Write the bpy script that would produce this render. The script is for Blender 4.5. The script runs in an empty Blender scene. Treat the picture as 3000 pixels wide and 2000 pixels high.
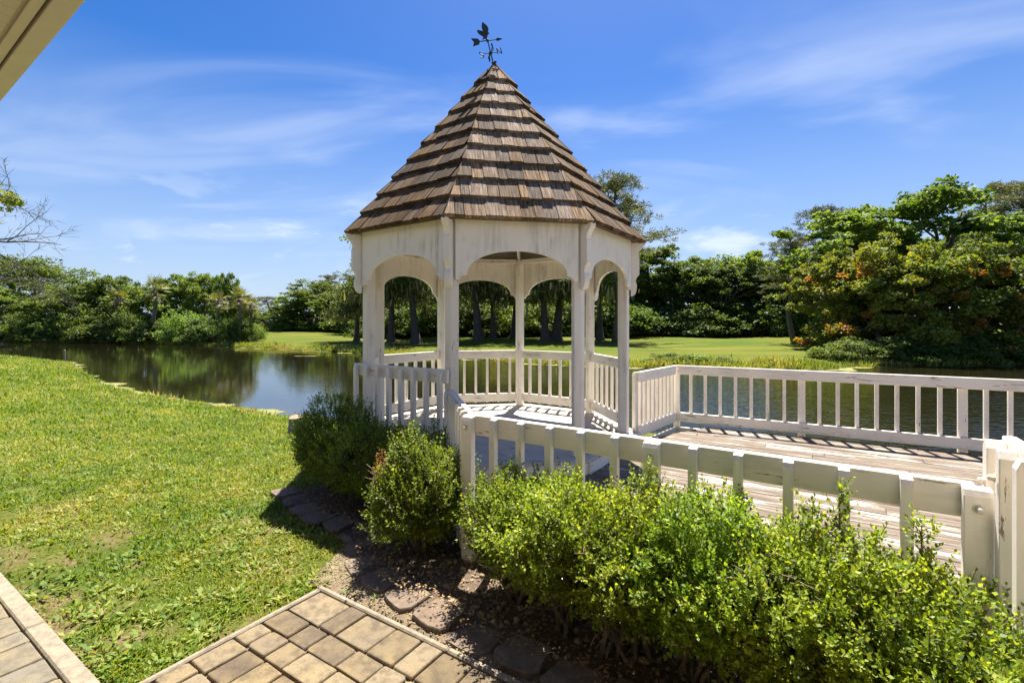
import bpy, math, random
import numpy as np
from mathutils import Matrix, Vector

# ------------------------------------------------------------------ camera, sky, sun, exposure
scene = bpy.context.scene
COL = scene.collection
CAM_H = 1.65
cam_data = bpy.data.cameras.new('camera')
cam = bpy.data.objects.new('camera', cam_data)
COL.objects.link(cam)
cam.location = (0, 0, CAM_H)
cam.rotation_euler = (math.radians(90), 0, 0)
cam_data.sensor_width = 36.0
cam_data.lens = 16.8
cam_data.shift_y = -53.0 / 3000.0
cam_data.clip_start = 0.05
cam_data.clip_end = 3000
scene.camera = cam

SUN_EL, SUN_AZ = math.radians(64), math.radians(13)      # azimuth from +Y towards +X
sd = Vector((math.sin(SUN_AZ) * math.cos(SUN_EL), math.cos(SUN_AZ) * math.cos(SUN_EL), math.sin(SUN_EL)))
sun_data = bpy.data.lights.new('sun', 'SUN')
sun_data.energy = 4.7
sun_data.angle = math.radians(0.53)
sun_data.color = (1.0, 0.95, 0.86)
sun = bpy.data.objects.new('sun', sun_data)
COL.objects.link(sun)
sun.location = sd * 60
sun.rotation_euler = sd.to_track_quat('Z', 'Y').to_euler()

world = bpy.data.worlds.new('World')
scene.world = world
world.use_nodes = True
scene.view_settings.view_transform = 'Standard'
scene.view_settings.look = 'None'
scene.view_settings.gamma = 1.0
scene.view_settings.use_curve_mapping = False
scene.view_settings.exposure = 1.68
scene.cycles.max_bounces = 8
scene.cycles.diffuse_bounces = 4
scene.cycles.glossy_bounces = 3
scene.cycles.transmission_bounces = 3
scene.cycles.transparent_max_bounces = 6
scene.cycles.use_denoising = True
scene.cycles.sample_clamp_indirect = 6.0


# ------------------------------------------------------------------ node helper
class NT:
    def __init__(self, tree):
        self.t = tree
        self.n = tree.nodes
        self.l = tree.links

    def node(self, typ, **kw):
        nd = self.n.new(typ)
        for k, v in kw.items():
            setattr(nd, k, v)
        return nd

    def link(self, a, b):
        self.l.new(a, b)

    def put(self, sock, v):
        if isinstance(v, bpy.types.NodeSocket):
            self.link(v, sock)
        elif isinstance(v, (tuple, list)) and len(v) == 3 and sock.type == 'RGBA':
            sock.default_value = (v[0], v[1], v[2], 1)
        else:
            sock.default_value = v

    def math(self, op, a, b=0.0, c=None, clamp=False):
        m = self.node('ShaderNodeMath', operation=op)
        m.use_clamp = clamp
        self.put(m.inputs[0], a)
        self.put(m.inputs[1], b)
        if c is not None:
            self.put(m.inputs[2], c)
        return m.outputs[0]

    def mix(self, fac, a, b, mode='MIX'):
        m = self.node('ShaderNodeMix', data_type='RGBA', blend_type=mode)
        self.put(m.inputs[0], fac)
        self.put(m.inputs[6], a)
        self.put(m.inputs[7], b)
        return m.outputs[2]

    def noise(self, vec=None, scale=5.0, detail=4.0, rough=0.55, dist=0.0):
        m = self.node('ShaderNodeTexNoise')
        if vec is not None:
            self.link(vec, m.inputs['Vector'])
        m.inputs['Scale'].default_value = scale
        m.inputs['Detail'].default_value = detail
        m.inputs['Roughness'].default_value = rough
        m.inputs['Distortion'].default_value = dist
        return m.outputs['Fac']

    def voronoi(self, vec=None, scale=5.0, out='Distance', feature='F1'):
        m = self.node('ShaderNodeTexVoronoi', feature=feature)
        if vec is not None:
            self.link(vec, m.inputs['Vector'])
        m.inputs['Scale'].default_value = scale
        return m.outputs[out]

    def ramp(self, fac, stops, interp='LINEAR'):
        m = self.node('ShaderNodeValToRGB')
        m.color_ramp.interpolation = interp
        el = m.color_ramp.elements
        while len(el) < len(stops):
            el.new(0.5)
        for e, (p, c) in zip(el, stops):
            e.position = p
            e.color = (c, c, c, 1) if isinstance(c, (int, float)) else (c[0], c[1], c[2], 1)
        self.put(m.inputs[0], fac)
        return m.outputs[0]

    def mapping(self, vec, scale=(1, 1, 1), loc=(0, 0, 0), rot=(0, 0, 0)):
        m = self.node('ShaderNodeMapping')
        self.link(vec, m.inputs['Vector'])
        m.inputs['Scale'].default_value = scale
        m.inputs['Rotation'].default_value = rot
        if isinstance(loc, bpy.types.NodeSocket):
            self.link(loc, m.inputs['Location'])
        else:
            m.inputs['Location'].default_value = loc
        return m.outputs[0]

    def bump(self, h, strength=0.3, dist=0.01):
        m = self.node('ShaderNodeBump')
        m.inputs['Strength'].default_value = strength
        m.inputs['Distance'].default_value = dist
        self.link(h, m.inputs['Height'])
        return m.outputs[0]


# ------------------------------------------------------------------ world sky with thin cirrus
def build_world():
    T = NT(world.node_tree)
    bg = T.n['Background']
    sky = T.node('ShaderNodeTexSky', sky_type='NISHITA')
    sky.sun_disc = False
    sky.sun_elevation = SUN_EL
    sky.sun_rotation = SUN_AZ
    sky.altitude = 0
    sky.air_density = 1.0
    sky.dust_density = 0.5
    sky.ozone_density = 2.5
    tc = T.node('ShaderNodeTexCoord').outputs['Generated']
    sep = T.node('ShaderNodeSeparateXYZ')
    T.link(tc, sep.inputs[0])
    zc = T.math('MAXIMUM', sep.outputs[2], 0.0)
    zz = T.math('ADD', zc, 0.12)
    u = T.math('DIVIDE', sep.outputs[0], zz)
    v = T.math('DIVIDE', sep.outputs[1], zz)
    cmb = T.node('ShaderNodeCombineXYZ')
    T.link(u, cmb.inputs[0])
    T.link(v, cmb.inputs[1])
    # broad veils
    m1 = T.mapping(cmb.outputs[0], scale=(0.55, 1.1, 1), loc=(5.5, 4.1, 0), rot=(0, 0, 0.7))
    n1 = T.noise(m1, 1.0, 5, 0.5, 1.2)
    a1 = T.ramp(n1, [(0.45, 0.0), (0.80, 1.0)], 'EASE')
    # thin streaks
    m2 = T.mapping(cmb.outputs[0], scale=(0.7, 3.2, 1), loc=(0.4, 5.2, 0), rot=(0, 0, 0.75))
    n2 = T.noise(m2, 1.2, 7, 0.6, 0.8)
    a2 = T.ramp(n2, [(0.5, 0.0), (0.85, 1.0)], 'EASE')
    cir = T.math('ADD', T.math('MULTIPLY', a1, 0.75), T.math('MULTIPLY', T.math('MULTIPLY', a2, a1), 0.5))
    # low puffy clouds near the horizon
    m3 = T.mapping(tc, scale=(3.2, 3.2, 9.0), loc=(0.35, 0.2, 0.0))
    n3 = T.noise(m3, 2.0, 6, 0.55, 0.2)
    band = T.math('MULTIPLY', T.ramp(zc, [(0.05, 0.3), (0.12, 1.0)]), T.ramp(zc, [(0.16, 1.0), (0.28, 0.0)]))
    cum = T.math('MULTIPLY', T.ramp(n3, [(0.55, 0.0), (0.68, 1.0)], 'EASE'), band)
    fac = T.math('ADD', T.math('MULTIPLY', cir, 0.48), T.math('MULTIPLY', cum, 0.38), clamp=True)
    hs = T.node('ShaderNodeHueSaturation')
    hs.inputs['Saturation'].default_value = 1.43
    hs.inputs['Hue'].default_value = 0.512
    hs.inputs['Value'].default_value = 0.95
    T.link(sky.outputs[0], hs.inputs['Color'])
    hz = T.ramp(zc, [(0.0, 0.85), (0.16, 0.50), (0.44, 0.0)])
    sk = T.mix(hz, hs.outputs[0], (3.3, 4.15, 5.9))
    col = T.mix(fac, sk, (6.4, 6.9, 7.6))
    T.link(col, bg.inputs['Color'])
    bg.inputs['Strength'].default_value = 0.05


build_world()


# ------------------------------------------------------------------ materials
def new_mat(name):
    m = bpy.data.materials.new(name)
    m.use_nodes = True
    T = NT(m.node_tree)
    b = T.n['Principled BSDF']
    return m, T, b


def obj_coord(T):
    return T.node('ShaderNodeTexCoord').outputs['Object']


def obj_rand(T):
    return T.node('ShaderNodeObjectInfo').outputs['Random']


def rnd_loc(T, k=37.0):
    r = obj_rand(T)
    c = T.node('ShaderNodeCombineXYZ')
    T.link(T.math('MULTIPLY', r, k), c.inputs[0])
    T.link(T.math('MULTIPLY', r, k * 1.7), c.inputs[1])
    T.link(T.math('MULTIPLY', r, k * 0.6), c.inputs[2])
    return c.outputs[0]


def mat_paint(name, base=(0.80, 0.755, 0.67), stain=(0.42, 0.37, 0.28), amount=0.5, chips=0.0, wood=(0.25, 0.18, 0.11), vertical=True):
    m, T, b = new_mat(name)
    oc = obj_coord(T)
    loc = rnd_loc(T)
    sc = (22, 22, 2.2) if vertical else (2.0, 20, 20)
    streak = T.noise(T.mapping(oc, scale=sc, loc=loc), 1.0, 5, 0.6)
    blotch = T.noise(T.mapping(oc, scale=(3, 3, 3), loc=loc), 1.0, 4, 0.6)
    s = T.math('MULTIPLY', T.ramp(streak, [(0.42, 0.0), (0.75, 1.0)]), T.ramp(blotch, [(0.42, 0.0), (0.70, 1.0)]))
    s = T.math('MULTIPLY', s, amount)
    vr = T.math('MULTIPLY_ADD', obj_rand(T), 0.10, 0.93)
    c0 = T.mix(1.0, base, (1, 1, 1), 'MULTIPLY')
    hv = T.node('ShaderNodeHueSaturation')
    T.link(c0, hv.inputs['Color'])
    T.link(vr, hv.inputs['Value'])
    col = T.mix(s, hv.outputs[0], stain)
    h = T.math('ADD', T.math('MULTIPLY', streak, 0.5), T.noise(oc, 90, 2, 0.5))
    if chips > 0:
        sc2 = (30, 30, 4) if vertical else (3.2, 34, 34)
        cn = T.noise(T.mapping(oc, scale=sc2, loc=loc), 1.0, 6, 0.7, 0.3)
        cf = T.ramp(cn, [(0.66 - chips * 0.2, 0.0), (0.68 - chips * 0.2, 1.0)])
        col = T.mix(cf, col, wood)
        h = T.math('SUBTRACT', h, cf)
    T.link(col, b.inputs['Base Color'])
    b.inputs['Roughness'].default_value = 0.55
    T.link(T.bump(h, 0.18, 0.004), b.inputs['Normal'])
    return m


def mat_deck(name, paint_amount=0.5):
    """weathered board, grain along local X, remains of white paint"""
    m, T, b = new_mat(name)
    oc = obj_coord(T)
    loc = rnd_loc(T, 51.0)
    g = T.noise(T.mapping(oc, scale=(2.2, 55, 20), loc=loc), 1.0, 7, 0.65, 0.4)
    g2 = T.noise(T.mapping(oc, scale=(5, 140, 40), loc=loc), 1.0, 4, 0.6)
    wood = T.ramp(g, [(0.28, (0.045, 0.032, 0.023)), (0.46, (0.130, 0.096, 0.068)), (0.60, (0.225, 0.182, 0.138)), (0.78, (0.33, 0.29, 0.24))])
    pn = T.noise(T.mapping(oc, scale=(1.4, 17, 10), loc=loc), 1.0, 8, 0.72, 0.5)
    big = T.noise(T.mapping(oc, scale=(0.7, 2.5, 2), loc=loc), 1.0, 3, 0.5)
    thr = T.math('ADD', pn, T.math('MULTIPLY', T.math('SUBTRACT', big, 0.5), 0.55))
    lo = 0.60 - 0.25 * paint_amount
    pf = T.ramp(thr, [(lo, 0.0), (lo + 0.05, 1.0)])
    pcol = T.mix(T.ramp(big, [(0.35, 0.0), (0.7, 1.0)]), (0.60, 0.555, 0.475), (0.48, 0.44, 0.37))
    col = T.mix(pf, wood, pcol)
    col = T.mix(T.ramp(g2, [(0.25, 0.75), (0.36, 0.0)]), col, (0.045, 0.03, 0.022))
    T.link(col, b.inputs['Base Color'])
    b.inputs['Roughness'].default_value = 0.8
    b.inputs['Specular IOR Level'].default_value = 0.2
    h = T.math('ADD', T.math('MULTIPLY', pf, 0.6), T.math('ADD', g, T.math('MULTIPLY', g2, 0.6)))
    T.link(T.bump(h, 0.5, 0.004), b.inputs['Normal'])
    return m


def mat_shingle(name='cedar_shingle', k=1.0, sat=0.85):
    m, T, b = new_mat(name)
    oc = obj_coord(T)
    loc = rnd_loc(T, 61.0)
    g = T.noise(T.mapping(oc, scale=(60, 3.2, 20), loc=loc), 1.0, 6, 0.65, 0.3)
    bl = T.noise(T.mapping(oc, scale=(8, 5, 5), loc=loc), 1.0, 4, 0.6)
    r = obj_rand(T)
    base = T.ramp(g, [(0.27, (0.035, 0.021, 0.013)), (0.42, (0.155, 0.102, 0.065)), (0.57, (0.30, 0.215, 0.145)), (0.74, (0.50, 0.395, 0.29))])
    hv = T.node('ShaderNodeHueSaturation')
    T.link(base, hv.inputs['Color'])
    T.link(T.math('MULTIPLY_ADD', r, 0.9 * k, 0.55 * k), hv.inputs['Value'])
    T.link(T.math('MULTIPLY_ADD', T.math('FRACT', T.math('MULTIPLY', r, 7.3)), 0.45, sat), hv.inputs['Saturation'])
    col = T.mix(T.math('MULTIPLY', T.ramp(bl, [(0.5, 0.0), (0.75, 1.0)]), 0.5), hv.outputs[0], (0.11, 0.085, 0.065))
    T.link(col, b.inputs['Base Color'])
    b.inputs['Roughness'].default_value = 0.9
    b.inputs['Specular IOR Level'].default_value = 0.08
    T.link(T.bump(g, 0.7, 0.006), b.inputs['Normal'])
    return m


def mat_plain(name, col, rough=0.6, metal=0.0, var=0.15, nscale=12.0, bump=0.15):
    m, T, b = new_mat(name)
    oc = obj_coord(T)
    n = T.noise(oc, nscale, 5, 0.6)
    d = tuple(c * (1 - var) for c in col)
    e = tuple(min(1, c * (1 + var)) for c in col)
    T.link(T.ramp(n, [(0.3, d), (0.7, e)]), b.inputs['Base Color'])
    b.inputs['Roughness'].default_value = rough
    b.inputs['Metallic'].default_value = metal
    T.link(T.bump(n, bump, 0.01), b.inputs['Normal'])
    return m


def mat_bark(name, a=(0.055, 0.042, 0.032), c=(0.20, 0.165, 0.13), sc=(9, 9, 1.6)):
    m, T, b = new_mat(name)
    oc = obj_coord(T)
    n = T.noise(T.mapping(oc, scale=sc), 2.0, 6, 0.65, 0.3)
    T.link(T.ramp(n, [(0.3, a), (0.7, c)]), b.inputs['Base Color'])
    b.inputs['Roughness'].default_value = 0.9
    T.link(T.bump(n, 0.8, 0.03), b.inputs['Normal'])
    return m


def mat_leaf(name, cols, trans=0.42, gloss=0.35, patch=0.6):
    """cols: ramp colours picked per leaf; patches follow a slow noise over the crown"""
    m, T, b = new_mat(name)
    oc = obj_coord(T)
    geo = T.node('ShaderNodeNewGeometry')
    isl = geo.outputs['Random Per Island']
    pn = T.noise(T.mapping(oc, scale=(1, 1, 1), loc=rnd_loc(T, 29.0)), patch, 3, 0.5)
    f = T.math('ADD', T.math('MULTIPLY', isl, 0.55), T.math('MULTIPLY', T.ramp(pn, [(0.3, 0.0), (0.7, 1.0)]), 0.45), clamp=True)
    k = len(cols)
    col = T.ramp(f, [((i + 0.3) / k, c) for i, c in enumerate(cols)])
    hv = T.node('ShaderNodeHueSaturation')
    T.link(col, hv.inputs['Color'])
    r = obj_rand(T)
    T.link(T.math('MULTIPLY_ADD', r, 0.55, 1.0), hv.inputs['Value'])
    T.link(T.math('MULTIPLY_ADD', T.math('FRACT', T.math('MULTIPLY', r, 5.7)), 0.022, 0.489), hv.inputs['Hue'])
    T.link(hv.outputs[0], b.inputs['Base Color'])
    b.inputs['Roughness'].default_value = 1.0 - gloss
    tr = T.node('ShaderNodeBsdfTranslucent')
    tc = T.mix(1.0, hv.outputs[0], (1.5, 1.35, 0.5), 'MULTIPLY')
    T.link(tc, tr.inputs['Color'])
    ms = T.node('ShaderNodeMixShader')
    ms.inputs[0].default_value = trans
    T.link(b.outputs[0], ms.inputs[1])
    T.link(tr.outputs[0], ms.inputs[2])
    T.link(ms.outputs[0], T.n['Material Output'].inputs['Surface'])
    return m


def mat_ground():
    m, T, b = new_mat('lawn_turf')
    oc = obj_coord(T)
    sep = T.node('ShaderNodeSeparateXYZ')
    T.link(oc, sep.inputs[0])
    fine = T.noise(oc, 24.0, 6, 0.75)
    mid = T.noise(oc, 1.3, 5, 0.6, 0.4)
    big = T.noise(T.mapping(oc, scale=(0.10, 0.25, 0.1)), 1.0, 4, 0.55)
    g = T.ramp(fine, [(0.25, (0.025, 0.040, 0.006)), (0.5, (0.070, 0.095, 0.012)), (0.75, (0.130, 0.150, 0.026))])
    y = T.mix(T.ramp(mid, [(0.45, 0.0), (0.72, 0.75)]), g, (0.165, 0.145, 0.032))
    y = T.mix(T.math('MULTIPLY', T.ramp(big, [(0.46, 0.0), (0.62, 1.0)]), 0.55), y, (0.15, 0.15, 0.024))
    # fairway across the pond is finer and brighter
    fair = T.mix(T.ramp(T.noise(T.mapping(oc, scale=(0.08, 0.35, 1)), 1.0, 4, 0.6), [(0.40, 0.0), (0.65, 1.0)]),
                 (0.060, 0.094, 0.007), (0.145, 0.132, 0.016))
    fair = T.mix(T.math('MULTIPLY', T.ramp(fine, [(0.3, 1.0), (0.6, 0.0)]), 0.35), fair, (0.05, 0.085, 0.008))
    far = T.ramp(T.math('MULTIPLY', sep.outputs[1], 0.01), [(0.16, 0.0), (0.22, 1.0)])
    col = T.mix(far, y, fair)
    # bare sandy thatch where the turf is thin, close to the paving
    dry = T.math('MULTIPLY', T.ramp(T.noise(oc, 2.6, 5, 0.65), [(0.46, 0.0), (0.60, 1.0)]),
                 T.ramp(T.math('MULTIPLY', sep.outputs[1], 0.1), [(0.30, 1.0), (0.55, 0.25)]))
    dry = T.math('MULTIPLY', dry, T.math('SUBTRACT', 1.0, far))
    thatch = T.ramp(T.noise(oc, 60, 4, 0.7), [(0.3, (0.085, 0.052, 0.024)), (0.7, (0.27, 0.205, 0.105))])
    col = T.mix(dry, col, thatch)
    # mud on the pond bed and at the waterline
    mud = T.ramp(T.math('ADD', sep.outputs[2], 0.6), [(0.0, 1.0), (0.05, 0.0)])
    col = T.mix(mud, col, (0.045, 0.035, 0.018))
    T.link(col, b.inputs['Base Color'])
    b.inputs['Roughness'].default_value = 0.95
    b.inputs['Specular IOR Level'].default_value = 0.1
    T.link(T.bump(fine, 0.9, 0.03), b.inputs['Normal'])
    return m


def mat_water():
    m, T, b = new_mat('pond_water')
    oc = obj_coord(T)
    b.inputs['Base Color'].default_value = (0.012, 0.011, 0.004, 1)
    b.inputs['Roughness'].default_value = 0.03
    b.inputs['IOR'].default_value = 1.65
    b.inputs['Specular IOR Level'].default_value = 0.75
    w1 = T.noise(T.mapping(oc, scale=(1.4, 3.0, 1), rot=(0, 0, -0.25)), 1.6, 3, 0.5, 0.6)
    w2 = T.noise(T.mapping(oc, scale=(2.2, 5.0, 1), rot=(0, 0, 0.3)), 2.2, 2, 0.5)
    sx = T.node('ShaderNodeSeparateXYZ')
    T.link(oc, sx.inputs[0])
    wind = T.ramp(T.math('MULTIPLY_ADD', sx.outputs[0], 0.05, 0.5), [(0.35, 0.12), (0.62, 2.0)])
    calm = T.math('MULTIPLY', T.ramp(T.noise(T.mapping(oc, scale=(0.05, 0.09, 1)), 1.0, 2, 0.5), [(0.40, 0.35), (0.60, 1.0)]), wind)
    h = T.math('MULTIPLY', T.math('ADD', w1, T.math('MULTIPLY', w2, 0.5)), calm)
    T.link(T.bump(h, 0.45, 0.08), b.inputs['Normal'])
    return m


def mat_stone(name, ca, cb, cc, nscale=14.0, hue=0.03):
    m, T, b = new_mat(name)
    oc = obj_coord(T)
    loc = rnd_loc(T, 43.0)
    mp = T.mapping(oc, loc=loc)
    n = T.noise(mp, nscale, 6, 0.7)
    n2 = T.noise(mp, nscale * 0.22, 4, 0.6)
    sp = T.noise(mp, 260, 2, 0.6)
    r = obj_rand(T)
    c = T.mix(r, ca, cb)
    c = T.mix(T.math('MULTIPLY', T.ramp(n2, [(0.4, 0.0), (0.65, 1.0)]), 0.65), c, cc)
    c = T.mix(T.math('MULTIPLY', T.ramp(n, [(0.38, 1.0), (0.56, 0.0)]), 0.55), c, tuple(x * 0.4 for x in ca))
    c = T.mix(T.math('MULTIPLY', T.ramp(sp, [(0.35, 1.0), (0.5, 0.0)]), 0.45), c, tuple(x * 0.35 for x in cb))
    T.link(c, b.inputs['Base Color'])
    b.inputs['Roughness'].default_value = 0.9
    h = T.math('ADD', n, T.math('MULTIPLY', sp, 0.6))
    T.link(T.bump(h, 0.45, 0.006), b.inputs['Normal'])
    return m


M = {}
M['paint'] = mat_paint('white_paint', base=(0.90, 0.82, 0.715), amount=0.45)
M['paint_rail'] = mat_paint('white_rail_paint', base=(0.89, 0.81, 0.70), amount=0.95, chips=0.2, vertical=False)
M['paint_post'] = mat_paint('white_post_paint', base=(0.90, 0.82, 0.715), amount=0.8, chips=0.07, vertical=True)
M['valance'] = mat_paint('white_valance_paint', base=(0.90, 0.82, 0.715), stain=(0.33, 0.295, 0.25), amount=0.95, chips=0.0)
M['deck'] = mat_deck('weathered_deck', 0.10)
M['floor'] = mat_deck('gazebo_floor_paint', 0.95)
M['shingle'] = mat_shingle('bleached_cedar_shingle', 0.88, 0.78)
M['shingle_brown_shaded'] = mat_shingle('brown_shaded_cedar_shingle', 0.40, 1.0)  # darker than the front face: part browner wood, part shade put into the colour
M['roof_under'] = mat_plain('roof_underside', (0.20, 0.16, 0.12), 0.8, 0, 0.3, 20)
M['iron'] = mat_plain('dark_verdigris_iron', (0.022, 0.030, 0.032), 0.65, 0.1, 0.3, 40)
M['bolt'] = mat_plain('painted_bolt', (0.62, 0.56, 0.46), 0.5, 0.1, 0.3, 50)
M['ground'] = mat_ground()
M['water'] = mat_water()
M['paver'] = mat_stone('tan_paver', (0.092, 0.063, 0.036), (0.235, 0.182, 0.112), (0.245, 0.175, 0.075))
M['paver2'] = mat_stone('mixed_paver', (0.19, 0.15, 0.09), (0.15, 0.142, 0.122), (0.26, 0.195, 0.08))
M['concrete'] = mat_stone('pale_concrete_edge', (0.28, 0.23, 0.165), (0.31, 0.26, 0.19), (0.20, 0.165, 0.105), 20)
M['block'] = mat_stone('brown_wall_block', (0.165, 0.112, 0.074), (0.22, 0.165, 0.115), (0.125, 0.092, 0.068), 22)
M['soil'] = mat_stone('dark_soil', (0.07, 0.048, 0.030), (0.09, 0.06, 0.04), (0.16, 0.11, 0.065), 30)
M['gravel'] = mat_stone('sandy_gravel', (0.20, 0.145, 0.08), (0.24, 0.18, 0.11), (0.11, 0.08, 0.045), 45)
M['sand'] = mat_plain('joint_sand', (0.13, 0.095, 0.052), 0.95, 0, 0.6, 80)
M['pebble'] = mat_plain('pebble', (0.22, 0.165, 0.095), 0.8, 0, 0.55, 14)
M['soffit'] = mat_plain('beige_soffit', (0.62, 0.55, 0.43), 0.6, 0, 0.06, 30)
M['gutter'] = mat_plain('beige_gutter', (0.66, 0.58, 0.47), 0.45, 0, 0.05, 8)
M['stucco'] = mat_plain('beige_stucco', (0.66, 0.60, 0.50), 0.85, 0, 0.08, 40)
M['house_roof'] = mat_plain('house_roofing', (0.16, 0.14, 0.12), 0.85, 0, 0.3, 20)
M['bark'] = mat_bark('grey_bark')
M['bark_dark'] = mat_bark('dark_bark', (0.028, 0.022, 0.018), (0.10, 0.08, 0.062))
M['twig'] = mat_bark('tan_twig', (0.12, 0.085, 0.05), (0.30, 0.22, 0.13), (30, 30, 10))
M['bare'] = mat_bark('bare_branch', (0.05, 0.045, 0.042), (0.13, 0.115, 0.10), (20, 20, 6))
M['cut_wood'] = mat_plain('cut_wood', (0.24, 0.18, 0.10), 0.8, 0, 0.25, 20)
M['grey_wood'] = mat_plain('grey_stake', (0.20, 0.18, 0.15), 0.8, 0, 0.2, 20)
M['leaf_green'] = mat_leaf('leaf_mid_green', [(0.030, 0.058, 0.010), (0.060, 0.105, 0.014), (0.10, 0.155, 0.022), (0.15, 0.205, 0.032)])
M['leaf_dark'] = mat_leaf('leaf_deep_green', [(0.022, 0.042, 0.009), (0.042, 0.075, 0.012), (0.075, 0.115, 0.018), (0.10, 0.14, 0.022)])
M['leaf_pale'] = mat_leaf('leaf_pale_green', [(0.055, 0.10, 0.014), (0.095, 0.165, 0.022), (0.14, 0.215, 0.032), (0.19, 0.27, 0.045)])
M['leaf_maple'] = mat_leaf('leaf_maple', [(0.038, 0.072, 0.010), (0.085, 0.135, 0.015), (0.150, 0.190, 0.022), (0.235, 0.225, 0.030)], patch=0.5)
M['leaf_orange'] = mat_leaf('leaf_orange', [(0.20, 0.13, 0.016), (0.30, 0.155, 0.020), (0.34, 0.14, 0.024), (0.32, 0.22, 0.030)])
M['leaf_pine'] = mat_leaf('pine_needles', [(0.040, 0.056, 0.014), (0.068, 0.085, 0.020), (0.105, 0.115, 0.028), (0.14, 0.135, 0.040)], trans=0.15)
M['leaf_palm'] = mat_leaf('palm_frond', [(0.055, 0.085, 0.018), (0.11, 0.14, 0.025), (0.18, 0.19, 0.045), (0.26, 0.22, 0.075)], trans=0.2)
M['moss'] = mat_leaf('spanish_moss', [(0.10, 0.10, 0.045), (0.16, 0.15, 0.07), (0.22, 0.20, 0.09)], trans=0.3, gloss=0.05)
M['boxwood'] = mat_leaf('boxwood_leaf', [(0.110, 0.085, 0.022), (0.048, 0.092, 0.008), (0.120, 0.185, 0.014), (0.200, 0.270, 0.024), (0.28, 0.325, 0.048)], trans=0.5, gloss=0.45, patch=5.0)
M['boxwood_brown'] = mat_leaf('boxwood_dry_leaf', [(0.15, 0.06, 0.02), (0.30, 0.13, 0.03), (0.36, 0.20, 0.06)], trans=0.2)
M['litter'] = mat_leaf('dry_litter', [(0.07, 0.045, 0.025), (0.15, 0.095, 0.047), (0.25, 0.165, 0.08), (0.34, 0.24, 0.115)], trans=0.1, gloss=0.1)
M['grass'] = mat_leaf('grass_blade', [(0.036, 0.078, 0.006), (0.074, 0.132, 0.009), (0.122, 0.178, 0.015), (0.180, 0.212, 0.025), (0.28, 0.245, 0.08)], trans=0.38, gloss=0.3, patch=1.2)
M['reed'] = mat_leaf('bank_reed', [(0.060, 0.110, 0.015), (0.12, 0.185, 0.024), (0.20, 0.24, 0.04), (0.32, 0.27, 0.10)], trans=0.3, gloss=0.2, patch=0.3)
M['duckweed'] = mat_plain('duckweed', (0.16, 0.158, 0.024), 0.8, 0, 0.35, 14)


# ------------------------------------------------------------------ mesh and object helpers
def np_mesh(name, V, F, smooth=False):
    V = np.ascontiguousarray(V, dtype=np.float32)
    F = np.ascontiguousarray(F, dtype=np.int32)
    me = bpy.data.meshes.new(name)
    k = F.shape[1]
    me.vertices.add(len(V))
    me.vertices.foreach_set('co', V.ravel())
    me.loops.add(F.size)
    me.loops.foreach_set('vertex_index', F.ravel())
    me.polygons.add(len(F))
    me.polygons.foreach_set('loop_start', np.arange(len(F), dtype=np.int32) * k)
    if smooth:
        me.polygons.foreach_set('use_smooth', np.ones(len(F), dtype=bool))
    me.update(calc_edges=True)
    return me


class MB:
    def __init__(self):
        self.v = []
        self.f = []

    def add(self, vs, fs):
        o = len(self.v)
        self.v += [tuple(p) for p in vs]
        self.f += [tuple(i + o for i in q) for q in fs]
        return self

    def prism(self, poly, d):
        """poly: list of 3D points (one flat face), extruded by vector d"""
        n = len(poly)
        P = [Vector(p) for p in poly]
        Q = [p + Vector(d) for p in P]
        fs = [tuple(range(n))[::-1], tuple(range(n, 2 * n))]
        for i in range(n):
            j = (i + 1) % n
            fs.append((i, j, n + j, n + i))
        return self.add(P + Q, fs)

    def obox(self, c, ax, ay, az, hx, hy, hz):
        c = Vector(c)
        ax, ay, az = Vector(ax) * hx, Vector(ay) * hy, Vector(az) * hz
        vs = [c + sx * ax + sy * ay + sz * az for sz in (-1, 1) for sy in (-1, 1) for sx in (-1, 1)]
        return self.add(vs, [(0, 2, 3, 1), (4, 5, 7, 6), (0, 1, 5, 4), (2, 6, 7, 3), (0, 4, 6, 2), (1, 3, 7, 5)])

    def tube(self, pts, rad, n=6, cap=True):
        pts = [Vector(p) for p in pts]
        o = len(self.v)
        ref = Vector((0.31, 0.17, 0.93))
        m = len(pts)
        for i, p in enumerate(pts):
            d = (pts[min(i + 1, m - 1)] - pts[max(i - 1, 0)])
            if d.length < 1e-9:
                d = Vector((0, 0, 1))
            d.normalize()
            a = d.cross(ref)
            if a.length < 0.1:
                a = d.cross(Vector((1, 0, 0)))
            a.normalize()
            b = d.cross(a)
            r = rad[i] if hasattr(rad, '__len__') else rad
            for k in range(n):
                t = 2 * math.pi * k / n
                self.v.append(tuple(p + a * (r * math.cos(t)) + b * (r * math.sin(t))))
        for i in range(m - 1):
            for k in range(n):
                k2 = (k + 1) % n
                self.f.append((o + i * n + k, o + i * n + k2, o + (i + 1) * n + k2, o + (i + 1) * n + k))
        if cap:
            self.f.append(tuple(o + k for k in range(n))[::-1])
            self.f.append(tuple(o + (m - 1) * n + k for k in range(n)))
        return self

    def mesh(self, name, smooth=False):
        me = bpy.data.meshes.new(name)
        me.from_pydata(self.v, [], self.f)
        if smooth:
            me.polygons.foreach_set('use_smooth', [True] * len(me.polygons))
        me.update()
        return me


def wloc(o):
    p = Vector(o.location)
    while o.parent is not None:
        o = o.parent
        p = p + o.location
    return p


def ROT3(x, y, z):
    m = Matrix((x, y, z)).transposed()
    return m


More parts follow.
